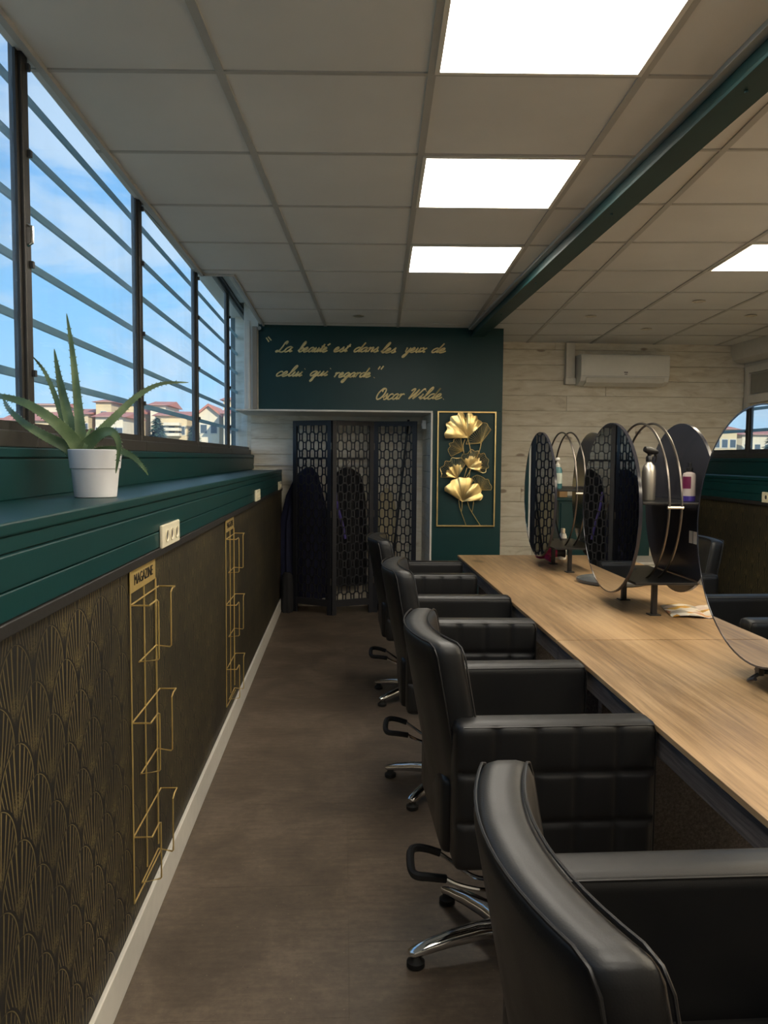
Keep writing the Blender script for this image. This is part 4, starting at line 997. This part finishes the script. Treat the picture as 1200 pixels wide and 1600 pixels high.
# ---- reception cabinet behind the tables
cb = thing('low_cabinet', 'teal low cabinet against the plank wall behind the mirrors', 'cabinet', (2.35, 7.2, 0))
MB().box(1.93, 2.77, 7.02, YB-.006, .08, 1.03).build('body', GREEN, cb, bevel=.004); MB().box(1.91, 2.79, 7.0, YB-.006, 1.03, 1.057).build('top', GREEN, cb, bevel=.004)
MB().box(1.95, 2.75, 7.04, YB-.01, 0, .08).build('plinth', BLACK, cb)
for xx in (1.945, 2.355): MB().box(xx, xx+.395, 7.004, 7.02, .10, 1.01).build('door', GREEN, cb, bevel=.003)
pb = MB().box(1.955, 2.03, 7.10, 7.18, 1.057, 1.125).build('cardboard_box', plain('brown_card', rgb(168, 134, 92), .8), None, bevel=.003); tag(pb, 'small brown cardboard box on the teal cabinet', 'box')
wbx = thing('white_bin', 'pale grey storage bin standing beyond the table end', 'bin', (2.45, 6.4, 0))
BINM = plain('pale_grey_plastic', rgb(176, 172, 164), .5, var=.04)
MB().box(2.22, 2.62, 6.2, 6.6, 0, .56).build('body', BINM, wbx, bevel=.01, seg=3); MB().box(2.21, 2.63, 6.19, 6.61, .56, .585).build('lid', BINM, wbx, bevel=.008)

# ================================================================== OUTSIDE
gd = tag(MB().box(-220, -1.4, -80, 320, -4.2, -4.0).build('ground', GROUND), 'distant hillside ground outside the windows', 'ground', kind='structure')
def house(px0, px1, ptop, peave, D, label, mat=CREAM, gable=False, nx=3, nz=2, chim=False):
    s = D/F_PX; x0, x1 = (px0-537)*s, (px1-537)*s; ze, zt = CAM_H+(715-peave)*s, CAM_H+(715-ptop)*s; dp = 9.0; zb = -4.0; ze = ze+(zt-ze)*.30
    H = thing('house', label, 'house', ((x0+x1)/2, D, zb), 'tile-roofed houses outside')
    MB().box(x0, x1, D, D+dp, zb, ze).build('walls', mat, H)
    ov = .5; r = MB()
    if gable:   # gable end towards us
        xm = (x0+x1)/2; MB().add([(x0, D, ze), (x1, D, ze), (xm, D, zt-.25), (x0, D+dp, ze), (x1, D+dp, ze), (xm, D+dp, zt-.25)], [(0, 1, 2), (5, 4, 3), (0, 3, 4, 1), (1, 4, 5, 2), (2, 5, 3, 0)]).build('gable', mat, H)
        r.add([(x0-ov, D-ov, ze-.2), (xm, D-ov, zt), (x1+ov, D-ov, ze-.2), (x0-ov, D+dp+ov, ze-.2), (xm, D+dp+ov, zt), (x1+ov, D+dp+ov, ze-.2), (x0-ov, D-ov, ze-.5), (xm, D-ov, zt-.3), (x1+ov, D-ov, ze-.5), (x0-ov, D+dp+ov, ze-.5), (xm, D+dp+ov, zt-.3), (x1+ov, D+dp+ov, ze-.5)],
              [(0, 1, 4, 3), (1, 2, 5, 4), (6, 9, 10, 7), (7, 10, 11, 8), (0, 6, 7, 1), (1, 7, 8, 2), (3, 4, 10, 9), (4, 5, 11, 10), (0, 3, 9, 6), (2, 8, 11, 5)])
    else:
        ym = D+dp*.55
        r.add([(x0-ov, D-ov, ze-.1), (x1+ov, D-ov, ze-.1), (x1+ov, ym, zt), (x0-ov, ym, zt), (x0-ov, D+dp+ov, ze-.1), (x1+ov, D+dp+ov, ze-.1)], [(0, 1, 2, 3), (3, 2, 5, 4), (0, 4, 5, 1), (0, 3, 4), (1, 5, 2)])
    r.build('roof', TERRA, H)
    for i in range(nx):
        for j in range(nz):
            xx = x0+(x1-x0)*(i+.5)/nx; zz = ze-1.9-j*2.6
            wn = MB().box(xx-.45, xx+.45, D-.06, D+.02, zz-.6, zz+.6).build('window', WHITE, H); MB().box(xx-.36, xx+.36, D-.08, D-.055, zz-.5, zz+.5).build('pane', HGLASS, wn)
    return H
house(48, 100, 633, 640, 112, 'tall cream house far left behind the aloe', CREAM2, nx=3)
house(22, 98, 646, 668, 100, 'red-roofed house at the far left behind the aloe leaves', CREAM, nx=4)
house(118, 147, 641, 655, 112, 'low red-roofed house right of the tall aloe leaves', CREAM, nx=3)
house(159, 182, 626, 635, 112, 'narrow cream tower house with red cap', CREAM, nx=1)
house(158, 199, 645, 659, 98, 'red-roofed house with windows below the tower house', CREAM2, nx=4)
house(204, 228, 630, 652, 112, 'cream gable house at the left of the second window', CREAM, gable=True, nx=2)
house(241, 264, 628, 640, 112, 'cream block rising behind the tree', CREAM2, nx=1)
hb = house(250, 296, 643, 656, 100, 'red-roofed house with balconies right of the tree', CREAM, nx=3)
house(300, 320, 655, 664, 112, 'small low house in the third window', CREAM, nx=1)
house(314, 345, 634, 655, 98, 'pale gable house in the third window', CREAM2, gable=True, nx=2)
house(352, 372, 620, 630, 112, 'yellowish tower block in the last window', CREAM, nx=1)
house(352, 392, 638, 652, 94, 'white red-roofed house in the last window', CREAM2, nx=3)
house(-60, 6, 656, 668, 100, 'red-roofed house beyond the left window frame', CREAM, nx=5)
house(-170, -70, 664, 676, 104, 'long red-roofed house far left of the frame', CREAM2, nx=6)
for j in range(3):
    s = 99/F_PX; MB().box((262-537)*s, (286-537)*s, 98.4, 99.9, CAM_H+(668+8*j-715)*-s-.0, CAM_H+(668+8*j-715)*-s+.35).build('balcony', CREAM2, hb)
def leaf_mat():
    mt, nt, b = new_mat('dark_conifer_foliage'); f = noise(nt, geo_pos(nt), 1.2, 4); nt.links.new(ramp(nt, f, [(.3, rgb(40, 66, 60)), (.7, rgb(88, 112, 92))]), b.inputs['Base Color']); b.inputs['Roughness'].default_value = .8; return mt
FOL = leaf_mat()
def tree(px, ptop, D, hw, label, seed):
    s = D/F_PX; x = (px-537)*s; zt = CAM_H+(715-ptop)*s; rnd = random.Random(seed); T = thing('tree', label, 'tree', (x, D, -4), 'trees outside the windows')
    MB().tube([(x, D, -4), (x, D, zt-.4)], [.25, .05], 8).build('trunk', FRAMEM, T, smooth=True)
    mb = MB()
    for i in range(900):
        t = rnd.random()**.8; r = hw*(t*.95+.08)*math.sqrt(rnd.random()); a = rnd.random()*2*PI; c = Vector((x+r*math.cos(a), D+r*math.sin(a), zt-(zt+1.0)*t*.9))
        d1 = Vector((math.cos(a), math.sin(a), -.25+rnd.uniform(-.3, .3)))*.55; d2 = Vector((-math.sin(a), math.cos(a), rnd.uniform(-.4, .4)))*.22
        mb.add([c-d1*.3, c+d2, c+d1, c-d2], [(0, 1, 2, 3)])
    f = mb.build('foliage', FOL, T)
tree(251, 657, 88, 1.9, 'dark conifer in front of the houses in the second window', 3)
tree(20, 664, 90, 1.6, 'dark tree by the left window frame behind the aloe', 5)
tree(306, 668, 86, 1.2, 'small tree at the left of the third window', 6)
tree(-120, 660, 86, 2.4, 'dark tree far left of the frame', 7)
